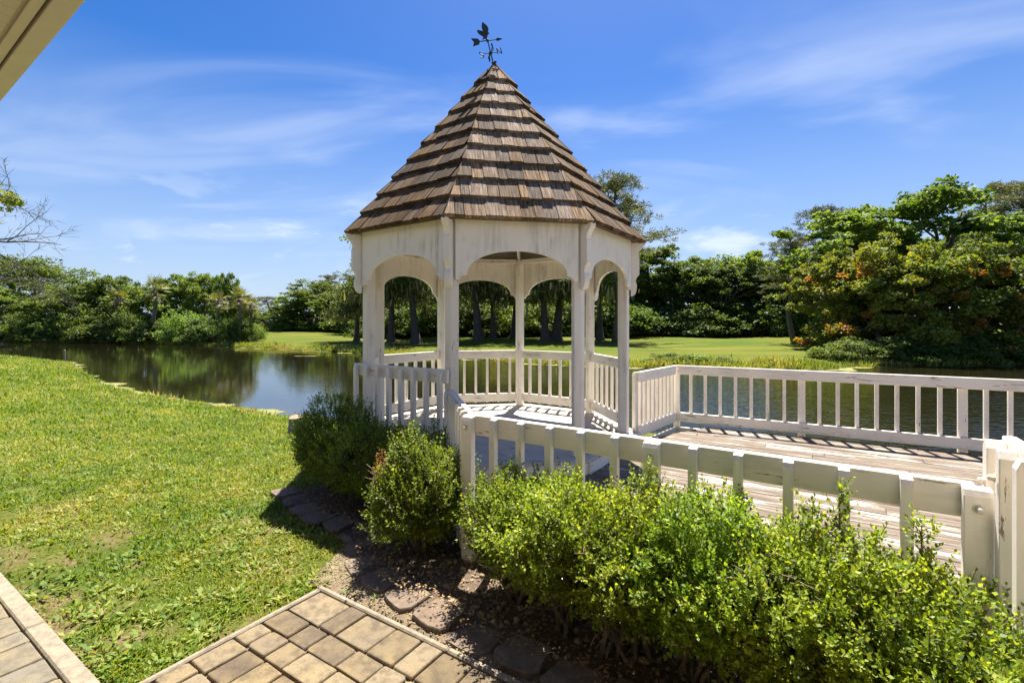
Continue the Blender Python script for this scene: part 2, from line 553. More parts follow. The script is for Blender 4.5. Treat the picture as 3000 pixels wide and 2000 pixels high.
def piece(name, mb, mat, parent=None, R=None, bevel=0.0, smooth=False):
    """mb in world coordinates -> one mesh object with its own origin and axes (R: 3x3, columns = local axes).
    R may only be used when no child follows below."""
    V = np.array(mb.v, dtype=float)
    c = (V.min(0) + V.max(0)) / 2
    if R is not None and Matrix(R).determinant() < 0:
        R = Matrix(R)
        R.col[0] = -R.col[0]
    L = V - c
    if R is not None:
        L = L @ np.array(R)
    me = bpy.data.meshes.new(name)
    me.from_pydata(L.tolist(), [], mb.f)
    if smooth:
        me.polygons.foreach_set('use_smooth', [True] * len(me.polygons))
    me.update()
    me.materials.append(M[mat])
    o = bpy.data.objects.new(name, me)
    COL.objects.link(o)
    loc = Vector(c)
    if parent is not None:
        o.parent = parent
        loc = loc - wloc(parent)
    o.location = loc
    if R is not None:
        o.rotation_euler = Matrix(R).to_euler()
    if bevel > 0:
        md = o.modifiers.new('bevel', 'BEVEL')
        md.width = bevel
        md.segments = 1
        md.limit_method = 'ANGLE'
        md.angle_limit = math.radians(40)
    return o


def tag(o, label=None, cat=None, group=None, kind=None):
    if label:
        o['label'] = label
    if cat:
        o['category'] = cat
    if group:
        o['group'] = group
    if kind:
        o['kind'] = kind
    return o


def thing(name, loc, label, cat, group=None):
    o = bpy.data.objects.new(name, None)
    o.empty_display_size = 0.2
    COL.objects.link(o)
    o.location = loc
    return tag(o, label, cat, group)


def link_mesh(name, me, mat, parent=None):
    if mat and len(me.materials) == 0:
        me.materials.append(M[mat])
    o = bpy.data.objects.new(name, me)
    COL.objects.link(o)
    if parent is not None:
        o.parent = parent
    return o


def clip_poly(poly, pts):
    """Sutherland-Hodgman: clip 2D polygon 'poly' by convex CCW polygon 'pts'"""
    out = list(poly)
    n = len(pts)
    for i in range(n):
        ax, ay = pts[i]
        bx, by = pts[(i + 1) % n]
        inp, out = out, []
        if not inp:
            return []
        side = lambda p: (bx - ax) * (p[1] - ay) - (by - ay) * (p[0] - ax)
        for j in range(len(inp)):
            p, q = inp[j], inp[(j + 1) % len(inp)]
            sp, sq = side(p), side(q)
            if sp >= 0:
                out.append(p)
            if (sp >= 0) != (sq >= 0):
                t = sp / (sp - sq)
                out.append((p[0] + t * (q[0] - p[0]), p[1] + t * (q[1] - p[1])))
    return out


def area2(p):
    return 0.5 * sum(p[i][0] * p[(i + 1) % len(p)][1] - p[(i + 1) % len(p)][0] * p[i][1] for i in range(len(p)))


def wx(px, Y):
    return (px - 1500.0) / 1400.0 * Y


# ------------------------------------------------------------------ terrain
WATER_Z = -0.60
POND = [(-95, 47), (-60, 40), (-34.4, 32.1), (-25.9, 27.9), (-19.0, 21.0), (-14.4, 17.2), (-8.5, 13.2), (-5.4, 11.4), (-3, 10.7), (0, 10.5),
        (2.5, 9.9), (5, 8.9), (8, 7.6), (12, 6.0), (20, 4.0), (40, 3.0), (48, 14), (45, 25.5), (27, 25.6), (19.3, 25.0), (15.4, 23.2),
        (11, 23.4), (6.4, 24.2), (1.8, 25.8), (0, 28.0), (-5, 31.5), (-11.6, 35.8), (-14.9, 38.4), (-22, 42.5), (-28.8, 47), (-31, 48.5),
        (-43, 54), (-63, 59), (-95, 63)]
PNP = np.array(POND, dtype=float)


def pond_sd(x, y):
    """signed distance to the shoreline, positive on land"""
    x = np.asarray(x, float)
    y = np.asarray(y, float)
    best = np.full(x.shape, 1e9)
    inside = np.zeros(x.shape, bool)
    n = len(PNP)
    for i in range(n):
        ax, ay = PNP[i]
        bx, by = PNP[(i + 1) % n]
        dx, dy = bx - ax, by - ay
        t = np.clip(((x - ax) * dx + (y - ay) * dy) / (dx * dx + dy * dy), 0, 1)
        d = np.hypot(x - ax - t * dx, y - ay - t * dy)
        best = np.minimum(best, d)
        cond = ((ay > y) != (by > y))
        with np.errstate(divide='ignore', invalid='ignore'):
            xi = ax + (y - ay) * dx / (dy if dy != 0 else 1e-9)
        inside ^= cond & (x < xi)
    wob = 0.25 * np.sin(x * 0.9 + 0.6 * y) + 0.18 * np.sin(x * 2.3 - y * 1.7)
    return np.where(inside, -best, best) + wob * np.clip(best / 1.0, 0, 1) * 0 + wob * np.exp(-best / 2.0) * np.clip((np.hypot(x, y) - 8) / 10, 0.15, 1)


E1 = np.array([0.839, -0.544])
E2 = np.array([-0.544, -0.839])
PV0 = np.array([-1.192, 3.008])          # outer corner of the paved patch


def in_patio(x, y, m=0.0):
    a = (x - PV0[0]) * E1[0] + (y - PV0[1]) * E1[1]
    b = (x - PV0[0]) * E2[0] + (y - PV0[1]) * E2[1]
    return ((a > -m) & (a < 4.2 + m) & (b > -m)) | ((b > 1.06 - m) & (a > -9) & (a < 4.2))


def tz(x, y):
    x = np.asarray(x, float)
    y = np.asarray(y, float)
    d = pond_sd(x, y)
    farside = y > np.interp(x, [-95, -60, -34, -15, -5, 5, 20, 60], [55, 50, 42, 28, 20, 16, 14, 14])
    near = -0.60 + 0.60 * (1 - np.exp(-np.maximum(d, 0) / 3.0))
    dd = np.maximum(d, 0)
    far = -0.60 + 0.50 * (1 - np.exp(-dd / 2.5)) + 0.011 * np.maximum(dd - 8, 0) * np.where(x < 0, 1.0, 0.55)
    far = np.minimum(far, 1.35)
    roll = 0.05 * np.sin(x * 0.21 + 1.3) * np.sin(y * 0.17) + 0.03 * np.sin(x * 0.5 + y * 0.33)
    far = far + roll * np.clip(dd / 10, 0, 1) * 3
    land = np.where(farside, far, near)
    bed = -0.60 - 0.7 * (1 - np.exp(np.minimum(d, 0) / 2.0))
    z = np.where(d >= 0, land, bed)
    z = z + 0.012 * np.sin(3.1 * x + 1.1 * y) * np.sin(2.3 * y - x) * (d > 1)
    z = np.where(in_patio(x, y, 0.02), np.minimum(z, -0.07), z)
    return z


def tz1(x, y):
    return float(tz(np.array([x]), np.array([y]))[0])


def build_ground():
    def axis(segs):
        out = []
        for a, b, s in segs:
            out += list(np.arange(a, b - 1e-6, s))
        out.append(segs[-1][1])
        return np.array(out)
    xs = axis([(-700, -200, 50), (-200, -100, 8), (-100, -40, 2.0), (-40, -12, 0.8), (-12, -6, 0.3), (-6, 6, 0.15), (6, 20, 0.5), (20, 60, 1.2), (60, 140, 8), (140, 700, 56)])
    ys = axis([(-40, -4, 6), (-4, 1, 0.5), (1, 14, 0.15), (14, 36, 0.45), (36, 70, 0.9), (70, 130, 3), (130, 300, 12), (300, 900, 60)])
    X, Y = np.meshgrid(xs, ys)
    Z = tz(X, Y)
    V = np.stack([X.ravel(), Y.ravel(), Z.ravel()], 1)
    nx, ny = len(xs), len(ys)
    i, j = np.meshgrid(np.arange(nx - 1), np.arange(ny - 1))
    a = (j * nx + i).ravel()
    F = np.stack([a, a + 1, a + nx + 1, a + nx], 1)
    o = link_mesh('ground', np_mesh('ground', V, F, True), 'ground')
    tag(o, kind='structure')
    w = MB().add([(-130, 0, WATER_Z), (60, 0, WATER_Z), (60, 75, WATER_Z), (-130, 75, WATER_Z)], [(0, 1, 2, 3)])
    o = link_mesh('pond_water', w.mesh('pond_water'), 'water')
    tag(o, kind='structure')


build_ground()


# ------------------------------------------------------------------ gazebo
GC = np.array([-0.237, 6.562])
GR, GROT = 1.765, 1.357
ZF = 0.239                     # gazebo floor
ZDECK = 0.085                  # walkway deck
ZE = 2.70                      # eave
RE = 1.945
ZA = 5.195                     # roof apex
up = Vector((0, 0, 1))


def gv(k, r=GR):
    a = GROT - k * math.pi / 4
    return Vector((GC[0] + r * math.cos(a), GC[1] + r * math.sin(a), 0))


def side(k):
    """corner k, corner k+1, unit tangent, outward normal"""
    a, b = gv(k), gv(k + 1)
    t = (b - a).normalized()
    n = Vector((-t.y, t.x, 0))
    if n.dot((a + b) / 2 - Vector((GC[0], GC[1], 0))) < 0:
        n = -n
    return a, b, t, n


def baluster(parent, p, n, t, z0, z1, w=0.042, mat='paint', name='baluster', tilt=0.0):
    """upright 2x2 with a bevelled head, n = outward direction, cut slopes down to the outside"""
    c = Vector((p[0], p[1], 0))
    h = w / 2
    prof = [(-h, z0), (h, z0), (h, z1 - w * 0.75), (h * 0.45, z1 - 0.004), (-h, z1)]
    mb = MB().prism([c - t * h + n * a + up * z for a, z in prof], t * w)
    return piece(name, mb, mat, parent)


def rail_board(parent, a, b, z0, z1, th, mat='paint_rail', name='top_rail'):
    t = (b - a).normalized()
    n = Vector((-t.y, t.x, 0))
    mb = MB().obox((a + b) / 2 + up * ((z0 + z1) / 2), t, n, up, (b - a).length / 2, th / 2, (z1 - z0) / 2)
    return piece(name, mb, mat, parent, R=ROT3(t, n, up), bevel=0.005)


def build_gazebo():
    rng = random.Random(4)
    g = thing('gazebo', (GC[0], GC[1], ZF), 'white octagonal garden gazebo with a steep brown wood shingle roof', 'gazebo')
    # floor boards, parallel to the walkway
    dirx = Vector((0.857, -0.515, 0))
    diry = Vector((0.515, 0.857, 0))
    octo = [gv(k, GR + 0.17) for k in range(8)][::-1]
    c0 = Vector((GC[0], GC[1], 0))
    o2 = [((p - c0).dot(dirx), (p - c0).dot(diry)) for p in octo]
    if area2(o2) < 0:
        o2 = o2[::-1]
    y = -2.05
    while y < 2.05:
        w = 0.138
        splits = [-3, rng.uniform(-0.7, 0.9), 3]
        for i in range(2):
            r = clip_poly([(splits[i] + 0.002, y), (splits[i + 1] - 0.002, y), (splits[i + 1] - 0.002, y + w), (splits[i] + 0.002, y + w)], o2)
            if len(r) >= 3 and abs(area2(r)) > 0.004:
                dz = rng.uniform(-0.002, 0.002)
                mb = MB().prism([c0 + dirx * p[0] + diry * p[1] + up * (ZF - 0.034 + dz) for p in r], (0, 0, 0.034))
                piece('floor_board', mb, 'floor', g, R=ROT3(dirx, diry, up))
        y += w + 0.006
    # rim boards under the floor edge
    for k in range(8):
        a, b = gv(k, GR + 0.135), gv(k + 1, GR + 0.135)
        t = (b - a).normalized()
        n = Vector((-t.y, t.x, 0))
        z0 = 0.03 if k in (2, 3) else -0.30
        mb = MB().obox((a + b) / 2 + up * ((ZF - 0.036 + z0) / 2), t, n, up, (b - a).length / 2 - 0.012, 0.019, (ZF - 0.036 - z0) / 2)
        piece('rim_board', mb, 'paint_rail', g, R=ROT3(t, n, up))
    # posts: a wing along each neighbouring side, pointed outside corner
    for k in range(8):
        v = gv(k, GR + 0.03)
        t1 = (gv(k + 1) - gv(k)).normalized()
        t0 = (gv(k - 1) - gv(k)).normalized()
        rad = (v - c0).normalized()
        n1 = side(k)[3]
        n0 = side(k - 1)[3]
        L, D = 0.082, 0.09
        poly = [v, v + t1 * L, v + t1 * L - n1 * D, v - rad * 0.15, v + t0 * L - n0 * D, v + t0 * L]
        mb = MB().prism([p + up * (ZF + 0.002) for p in poly], up * (ZE + 0.03 - ZF))
        piece('post', mb, 'paint_post', g, bevel=0.006)
    # arched valance boards
    for k in range(8):
        a, b, t, n = side(k)
        off = n * 0.034
        mid = (a + b) / 2 + off
        half = (b - a).length / 2 - 0.035
        prof = []
        foot, zt, zb = half, ZE + 0.005, 2.085
        N = 22
        ra = half - 0.115
        prof.append((-half, zb))
        prof.append((-half + 0.035, zb))
        for i in range(5):                          # small ogee foot
            q = math.pi / 2 * i / 4
            prof.append((-half + 0.045 + 0.07 * (1 - math.cos(q)), zb + 0.055 * math.sin(q)))
        for i in range(1, N):
            q = math.pi * i / N
            prof.append((-ra * math.cos(q), zb + 0.055 + (0.305 - 0.055) * math.sin(q) ** 0.92))
        for i in range(4, -1, -1):
            q = math.pi / 2 * i / 4
            prof.append((half - 0.045 - 0.07 * (1 - math.cos(q)), zb + 0.055 * math.sin(q)))
        prof.append((half - 0.035, zb))
        prof.append((half, zb))
        # strip of quads between the curve and the top edge (front and back)
        m = len(prof)
        mb = MB()
        vs, fs = [], []
        for dn in (0.0, 0.036):
            for x, z in prof:
                vs.append(mid + t * x + n * dn + up * z)
            for x, z in prof:
                vs.append(mid + t * x + n * dn + up * zt)
        o = 2 * m
        for i in range(m - 1):
            fs.append((i, i + 1, m + i + 1, m + i))
            fs.append((o + i + 1, o + i, o + m + i, o + m + i + 1))
            fs.append((i + 1, i, o + i, o + i + 1))
            fs.append((m + i, m + i + 1, o + m + i + 1, o + m + i))
        fs.append((0, m, o + m, o))
        fs.append((m - 1, o + m - 1, o + 2 * m - 1, 2 * m - 1))
        mb.add(vs, fs)
        piece('valance', mb, 'valance', g)
        # top plate on the inside
        mb = MB().obox((a + b) / 2 - n * 0.03 + up * (ZE + 0.005), t, n, up, (b - a).length / 2 - 0.075, 0.035, 0.035)
        piece('top_plate', mb, 'paint_rail', g, R=ROT3(t, n, up))
    # scrolled brackets on the outer corners
    for k in range(8):
        v = gv(k, GR + 0.05)
        rad = (gv(k) - c0).normalized()
        tang = Vector((-rad.y, rad.x, 0))
        z = ZE - 0.02
        prof = [(0.0, z), (0.165, z), (0.165, z - 0.035), (0.145, z - 0.055), (0.115, z - 0.085), (0.098, z - 0.125), (0.095, z - 0.16), (0.105, z - 0.175),
                (0.105, z - 0.40), (0.095, z - 0.415), (0.075, z - 0.44), (0.062, z - 0.475), (0.060, z - 0.50), (0.068, z - 0.515), (0.075, z - 0.55),
                (0.072, z - 0.60), (0.058, z - 0.65), (0.03, z - 0.675), (0.0, z - 0.68)]
        mb = MB().prism([v + rad * x + tang * -0.032 + up * zz for x, zz in prof], tang * 0.064)
        piece('bracket', mb, 'paint', g)
    # railings of the gazebo: between every pair of posts except the two that open on the walkway
    for k in range(8):
        if k in (2, 3):
            continue
        a, b, t, n = side(k)
        zt = ZF + 0.95
        out = 0.0
        if k == 4:
            out = 0.075                              # this run sits on the outer face of its posts
            p, q = a + n * out - t * 0.02, b + n * out + t * 0.09
        else:
            p, q = a + t * 0.085 - n * 0.02, b - t * 0.085 - n * 0.02
        rail_board(g, p, q, zt - 0.14, zt, 0.038)
        rail_board(g, p, q, ZF + 0.075, ZF + 0.215, 0.038, name='bottom_rail')
        L = (q - p).length
        nb = 8 if k == 4 else 6
        for i in range(nb):
            f = (0.05 + 0.9 * i / (nb - 1)) if k == 4 else (i + 0.55) / nb
            pos = p + (q - p) * f + n * 0.0415
            baluster(g, pos, n, t, ZF - 0.10 if k == 4 else ZF + 0.06, zt - 0.02, w=0.044 if k == 4 else 0.040)
    # roof: boarding, rafters, shingles
    apex = Vector((GC[0], GC[1], ZA))
    ev = [gv(k, RE) + up * ZE for k in range(8)]
    mb = MB()
    down = Vector((0, 0, -0.03))
    mb.add(ev + [apex] + [p + down for p in ev] + [apex + down * 1.6],
           [(k, (k + 1) % 8, 8)[::-1] for k in range(8)] + [(9 + k, 9 + (k + 1) % 8, 17) for k in range(8)]
           + [(k, (k + 1) % 8, 9 + (k + 1) % 8, 9 + k) for k in range(8)])
    roof = piece('roof', mb, 'roof_under', g)
    for k in range(8):
        a = gv(k, RE - 0.10) + up * (ZE + 0.02)
        d = apex - a
        a2 = a + d * 0.0
        b2 = a + d * 0.97
        t = d.normalized()
        s = Vector((-(gv(k) - c0).y, (gv(k) - c0).x, 0)).normalized()
        nn = t.cross(s).normalized()
        if nn.z < 0:
            nn = -nn
        mb = MB().obox((a2 + b2) / 2 - nn * 0.075, t, s, nn, (b2 - a2).length / 2, 0.019, 0.045)
        piece('rafter', mb, 'paint_rail', roof, R=ROT3(t, s, nn))
    NC = 10
    stuff = MB()
    for k in range(8):
        A, B = ev[k], ev[(k + 1) % 8]
        midp = (A + B) / 2
        u = (B - A).normalized()
        vv = (apex - midp).normalized()
        nrm = u.cross(vv).normalized()
        if nrm.z < 0:
            nrm = -nrm
        W = (B - A).length / 2 + 0.02
        H = (apex - midp).length
        tri = [(-W, -0.06), (W, -0.06), (0, H * (1 + 0.02) + 0.0)]
        seen = k in (2, 3, 4)
        e = H / (NC + 0.35)
        for c in range(NC):
            y0 = c * e - 0.035
            y1 = y0 + e * 1.22 if c < NC - 1 else H + 0.05
            x = -W - rng.uniform(0, 0.1)
            while x < W:
                w = rng.choice([0.09, 0.12, 0.145, 0.165, 0.185, 0.215])
                jj = rng.uniform(-0.008, 0.006)
                gap = rng.uniform(0.002, 0.009)
                r = clip_poly([(x, y0 + jj), (x + w - gap, y0 + jj + rng.uniform(-0.004, 0.004)), (x + w - gap, y1), (x, y1)], tri)
                x += w
                if len(r) < 3 or abs(area2(r)) < 0.0012:
                    continue
                th = rng.uniform(0.036, 0.050)
                lift = rng.uniform(0.0, 0.005)

                def P(p, top):
                    f = (p[1] - y0) / (e * 1.22)
                    if c == NC - 1:
                        f = min(1.0, (p[1] - y0) / (y1 - y0))
                    z = (0.010 + th * (1 - f) + lift) if top else (0.010 * (1 - f) + 0.0005)
                    return midp + u * p[0] + vv * p[1] + nrm * z
                n = len(r)
                vs = [P(p, False) for p in r] + [P(p, True) for p in r]
                fs = [tuple(range(n))[::-1], tuple(range(n, 2 * n))] + [(i, (i + 1) % n, n + (i + 1) % n, n + i) for i in range(n)]
                if seen:
                    piece('shingle', MB().add(vs, fs), 'shingle' if k == 3 else 'shingle_brown_shaded', roof, R=ROT3(u, vv, nrm))
                else:
                    stuff.add(vs, fs)
    tag(piece('shingle_field', stuff, 'shingle_brown_shaded', roof), kind='stuff')
    return g


build_gazebo()


# ------------------------------------------------------------------ weather vane
def build_vane():
    base = Vector((GC[0] - 0.01, GC[1], ZA - 0.02))
    w = thing('weather_vane', base, 'dark metal weather vane with a bird and an arrow on the roof peak, leaning left', 'weather vane')
    lean = math.radians(-14)
    turn = Matrix.Rotation(math.radians(12), 3, 'Z')
    Rm = Matrix.Rotation(lean, 3, 'Y')

    def tr(p):
        return base + Rm @ (turn @ (Vector(p) * 0.9))

    def fl(poly, yo=0.0, th=0.008):
        return MB().prism([tr((x, yo - th / 2, z)) for x, z in poly], (Rm @ (turn @ Vector((0, th, 0)))))

    def tb(pts, r, n=8):
        return MB().tube([tr(p) for p in pts], r, n)
    piece('rod', tb([(0, 0, -0.02), (0, 0, 0.05), (0, 0, 0.42)], [0.011, 0.010, 0.007]), 'iron', w)
    piece('collar', tb([(0, 0, 0.0), (0, 0, 0.05), (0, 0, 0.055), (0, 0, 0.075)], [0.022, 0.018, 0.026, 0.012]), 'iron', w)
    piece('hub', tb([(0, 0, 0.185), (0, 0, 0.195), (0, 0, 0.225), (0, 0, 0.235)], [0.010, 0.024, 0.024, 0.010]), 'iron', w)
    piece('compass_arm', tb([(-0.115, 0, 0.21), (0.115, 0, 0.21)], 0.0055), 'iron', w)
    piece('compass_arm', tb([(0, -0.115, 0.21), (0, 0.115, 0.21)], 0.0055), 'iron', w)

    def stroke(pts, c, ax, r=0.0065):
        m = MB()
        for a, b in zip(pts[:-1], pts[1:]):
            A = Vector((c[0] + ax[0] * a[0], c[1] + ax[1] * a[0], c[2] + a[1]))
            B = Vector((c[0] + ax[0] * b[0], c[1] + ax[1] * b[0], c[2] + b[1]))
            m.tube([tr(A), tr(B)], r, 6)
        return m
    N_ = [(-0.03, -0.045), (-0.03, 0.045), (0.03, -0.045), (0.03, 0.045)]
    S_ = [(0.028, 0.035), (0.012, 0.047), (-0.012, 0.046), (-0.027, 0.032), (-0.024, 0.014), (0.0, 0.0), (0.024, -0.014), (0.028, -0.032), (0.012, -0.047), (-0.012, -0.047), (-0.029, -0.036)]
    W_ = [(-0.04, 0.045), (-0.02, -0.045), (0, 0.03), (0.02, -0.045), (0.04, 0.045)]
    Ee = [(0.028, 0.045), (-0.028, 0.045), (-0.028, 0.0), (0.018, 0.0), (-0.028, 0.0), (-0.028, -0.045), (0.028, -0.045)]
    piece('letter', stroke(N_, (0.14, 0, 0.225), (1, 0)), 'iron', w)
    piece('letter', stroke(S_, (-0.145, 0, 0.20), (1, 0)), 'iron', w)
    piece('letter', stroke(W_, (0, 0.14, 0.21), (0, 1)), 'iron', w)
    piece('letter', stroke(Ee, (0, -0.14, 0.21), (0, 1)), 'iron', w)
    # arrow
    za = 0.405
    piece('arrow_shaft', tb([(-0.17, 0, za), (0.16, 0, za)], 0.0068), 'iron', w)
    piece('arrow_hub', tb([(0, 0, za - 0.025), (0, 0, za - 0.012), (0, 0, za + 0.012), (0, 0, za + 0.022)], [0.012, 0.019, 0.019, 0.010]), 'iron', w)
    piece('arrow_head', fl([(0.135, za - 0.006), (0.155, za - 0.022), (0.185, za - 0.016), (0.235, za), (0.185, za + 0.016), (0.155, za + 0.022), (0.135, za + 0.006)], th=0.012), 'iron', w)
    piece('arrow_tail', fl([(-0.12, za), (-0.145, za - 0.045), (-0.19, za - 0.05), (-0.245, za - 0.062), (-0.225, za - 0.02), (-0.215, za), (-0.225, za + 0.02), (-0.245, za + 0.06),
                            (-0.19, za + 0.052), (-0.145, za + 0.045)], th=0.012), 'iron', w)
    # eagle with raised wings
    zb = za + 0.02
    piece('bird_body', fl([(-0.075, zb + 0.0078), (-0.055, zb + 0.0351), (-0.035, zb + 0.0663), (-0.01, zb + 0.0897), (0.02, zb + 0.0975), (0.055, zb + 0.0920), (0.04, zb + 0.0780),
                           (0.022, zb + 0.0663), (0.012, zb + 0.0390), (-0.005, zb + 0.0156), (0.0, zb - 0.01), (-0.018, zb - 0.01), (-0.022, zb + 0.0234), (-0.045, zb + 0.0156)], th=0.026), 'iron', w)
    piece('wing', fl([(-0.03, zb + 0.0546), (-0.07, zb + 0.0858), (-0.105, zb + 0.1209), (-0.118, zb + 0.1560), (-0.108, zb + 0.1810), (-0.08, zb + 0.1677), (-0.045, zb + 0.1560), (-0.01, zb + 0.1287), (0.012, zb + 0.0702)], yo=0.03), 'iron', w)
    piece('wing', fl([(-0.03, zb + 0.0702), (-0.05, zb + 0.1248), (-0.048, zb + 0.1872), (-0.022, zb + 0.2535), (0.01, zb + 0.2223), (0.04, zb + 0.1833), (0.05, zb + 0.1404), (0.036, zb + 0.1014), (0.02, zb + 0.0741)], yo=-0.03), 'iron', w)


build_vane()


# ------------------------------------------------------------------ walkway deck and its railings
NL = Vector((-0.284, 3.43, 0))         # near left corner
NR = Vector((1.887, 1.95, 0))          # near right newel
FC = Vector((2.563, 7.46, 0))          # far corner
FR = Vector((5.91, 5.515, 0))          # far rail, at the right frame edge
DD = Vector((0.846, -0.533, 0))
DN = Vector((0.533, 0.846, 0))


def build_deck():
    rng = random.Random(9)
    near_end = NL + (NR - NL).normalized() * 4.2
    far_end = FC + (FR - FC).normalized() * 7.0
    dk = thing('walkway_deck', (2.0, 4.6, ZDECK), 'wide weathered plank walkway deck with peeling white paint leading to the gazebo', 'deck')
    poly = [NL, near_end, far_end, FC, gv(2, GR - 0.1), gv(4, GR - 0.1)]
    o = Vector((0, 0, 0))
    p2 = [(p.dot(DD), p.dot(DN)) for p in poly]
    if area2(p2) < 0:
        p2 = p2[::-1]
    ys = [p[1] for p in p2]
    xs = [p[0] for p in p2]
    y = min(ys)
    while y < max(ys):
        w = 0.140
        x = min(xs) - rng.uniform(0, 2.2)
        while x < max(xs):
            L = rng.choice([2.44, 3.05, 3.66])
            r = clip_poly([(x, y), (x + L - 0.004, y), (x + L - 0.004, y + w), (x, y + w)], p2)
            x += L
            if len(r) >= 3 and abs(area2(r)) > 0.01:
                dz = rng.uniform(-0.003, 0.003)
                mb = MB().prism([DD * a + DN * b + up * (ZDECK - 0.038 + dz) for a, b in r], (0, 0, 0.038))
                piece('plank', mb, 'deck', dk, R=ROT3(DD, DN, up), bevel=0.003)
        y += w + rng.uniform(0.005, 0.009)
    # rim joists
    for a, b in ((NL, near_end), (FC, far_end), (NL, gv(4)), (FC, gv(2))):
        t = (b - a).normalized()
        n = Vector((-t.y, t.x, 0))
        mb = MB().obox((a + b) / 2 + up * (ZDECK - 0.135), t, n, up, (b - a).length / 2, 0.018, 0.092)
        piece('rim_joist', mb, 'paint_rail', dk, R=ROT3(t, n, up))
    return dk


def bolt(parent, p, d, r=0.013, L=0.022):
    d = Vector(d).normalized()
    mb = MB().tube([p, p + d * 0.004, p + d * 0.004, p + d * L * 0.7, p + d * L], [r * 1.5, r * 1.5, r, r, r * 0.5], 8)
    return piece('bolt', mb, 'bolt', parent)


def post_box(parent, p, t, n, z0, z1, w=0.09, bev=True, mat='paint_post'):
    h = w / 2
    zc = z1 - 0.045
    d = 0.026
    prof = [(-d, z0), (d, z0), (d, zc + 0.012), (d * 0.5, z1 - 0.006), (-d, z1)] if bev else [(-d, z0), (d, z0), (d, z1), (-d, z1)]
    mb = MB().prism([p - t * h + n * a + up * z for a, z in prof], t * w)
    return piece('post', mb, mat, parent, bevel=0.004)


def run(label, a, b, n, nb, posts, ztop, z0b, zpost0, bolts=False, rail_ext=(0, 0), post_w=0.09, bot=True):
    """railing run: rail boards on the inside, balusters and posts on the outside (n)"""
    t = (b - a).normalized()
    L = (b - a).length
    r = thing('railing', tuple((a + b) / 2 + up * ZDECK), label, 'railing')
    rail_board(r, a - t * rail_ext[0], b + t * rail_ext[1], ztop - 0.14, ztop, 0.04)
    if bot:
        rail_board(r, a, b, ZDECK + 0.045, ZDECK + 0.185, 0.038, name='bottom_rail')
    for i in range(nb + 1):
        p = a + t * (L * i / nb)
        if i in posts:
            q = p + n * (0.022 + 0.026)
            post_box(r, q, t, n, zpost0, ztop - 0.004, post_w)
            if bolts:
                bolt(r, q + n * 0.026 + up * (ztop - 0.085), n)
        else:
            baluster(r, p + n * 0.045, n, t, z0b, ztop - 0.008, w=0.043, mat='paint_post')
    return r


build_deck()
nn = Vector((-0.557, -0.83, 0))
run('near white railing behind the hedge, with square balusters and sunlit slanted tops', NL, NR, nn, 12, {0, 6, 12}, 1.0, -0.05, -0.30, bolts=True, rail_ext=(0.02, 0.0), post_w=0.090)
fdir = (FR - FC).normalized()
fn = Vector((-fdir.y, fdir.x, 0))
if fn.y < 0:
    fn = -fn
FL = FC + fdir * 6.7
run('long white railing on the far, pond side of the walkway deck', FC, FL, fn, 32, {0, 8, 16, 24, 32}, 1.0, ZDECK + 0.04, -0.4)
ga = Vector((1.70, 6.42, 0))
rd = (FC - ga).normalized()
rn = Vector((-rd.y, rd.x, 0))
run('short white railing joining the gazebo corner to the far walkway corner', ga, FC - rd * 0.05, rn, 9, {0}, 1.0, ZDECK + 0.04, ZDECK - 0.1)
lb = Vector((-0.60, 4.70, 0))
ld = (NL - lb).normalized()
ln = Vector((ld.y, -ld.x, 0))
if ln.x > 0:
    ln = -ln
run('short white railing from the gazebo front post to the corner of the near railing', lb, NL - ld * 0.03, ln, 8, set(), 1.0, -0.05, -0.30, bolts=True)


def build_end_railing():
    """taller railing at the right frame edge, square to the near railing and coming towards the house"""
    a = Vector((2.0, 1.903, 0))
    t = Vector((-0.545, -0.838, 0))
    n = Vector((-0.838, 0.545, 0))
    b = a + t * 1.25
    zt = 1.185
    r = thing('railing', tuple(a), 'tall white newel posts and railing at the right edge beside the hedge', 'railing')
    rail_board(r, a - t * 0.06, b, zt - 0.14, zt + 0.005, 0.045)
    rail_board(r, a, b, ZDECK + 0.05, ZDECK + 0.19, 0.038, name='bottom_rail')

    def newel(p, w, z1, z0=-0.25):
        h = w / 2
        prof = [(-h, z0), (h, z0), (h, z1 - 0.03), (h * 0.3, z1), (-h * 0.3, z1), (-h, z1 - 0.03)]
        mb = MB().prism([p - n * h + t * x + up * z for x, z in prof], n * w)
        return piece('post', mb, 'paint_post', r, bevel=0.004)
    newel(a + n * 0.055, 0.062, zt - 0.006)
    newel(a + t * 0.15 + n * 0.055, 0.056, zt - 0.015)
    bolt(r, a + t * 0.15 + n * 0.088 + up * (zt - 0.125), n, 0.011)
    bolt(r, a + n * 0.086 + up * (zt - 0.175), n, 0.011)
    for i in range(6):
        p = a + t * (0.30 + 0.165 * i) + n * 0.048
        baluster(r, p, n, t, -0.02, zt - 0.012, w=0.047, mat='paint_post')


build_end_railing()


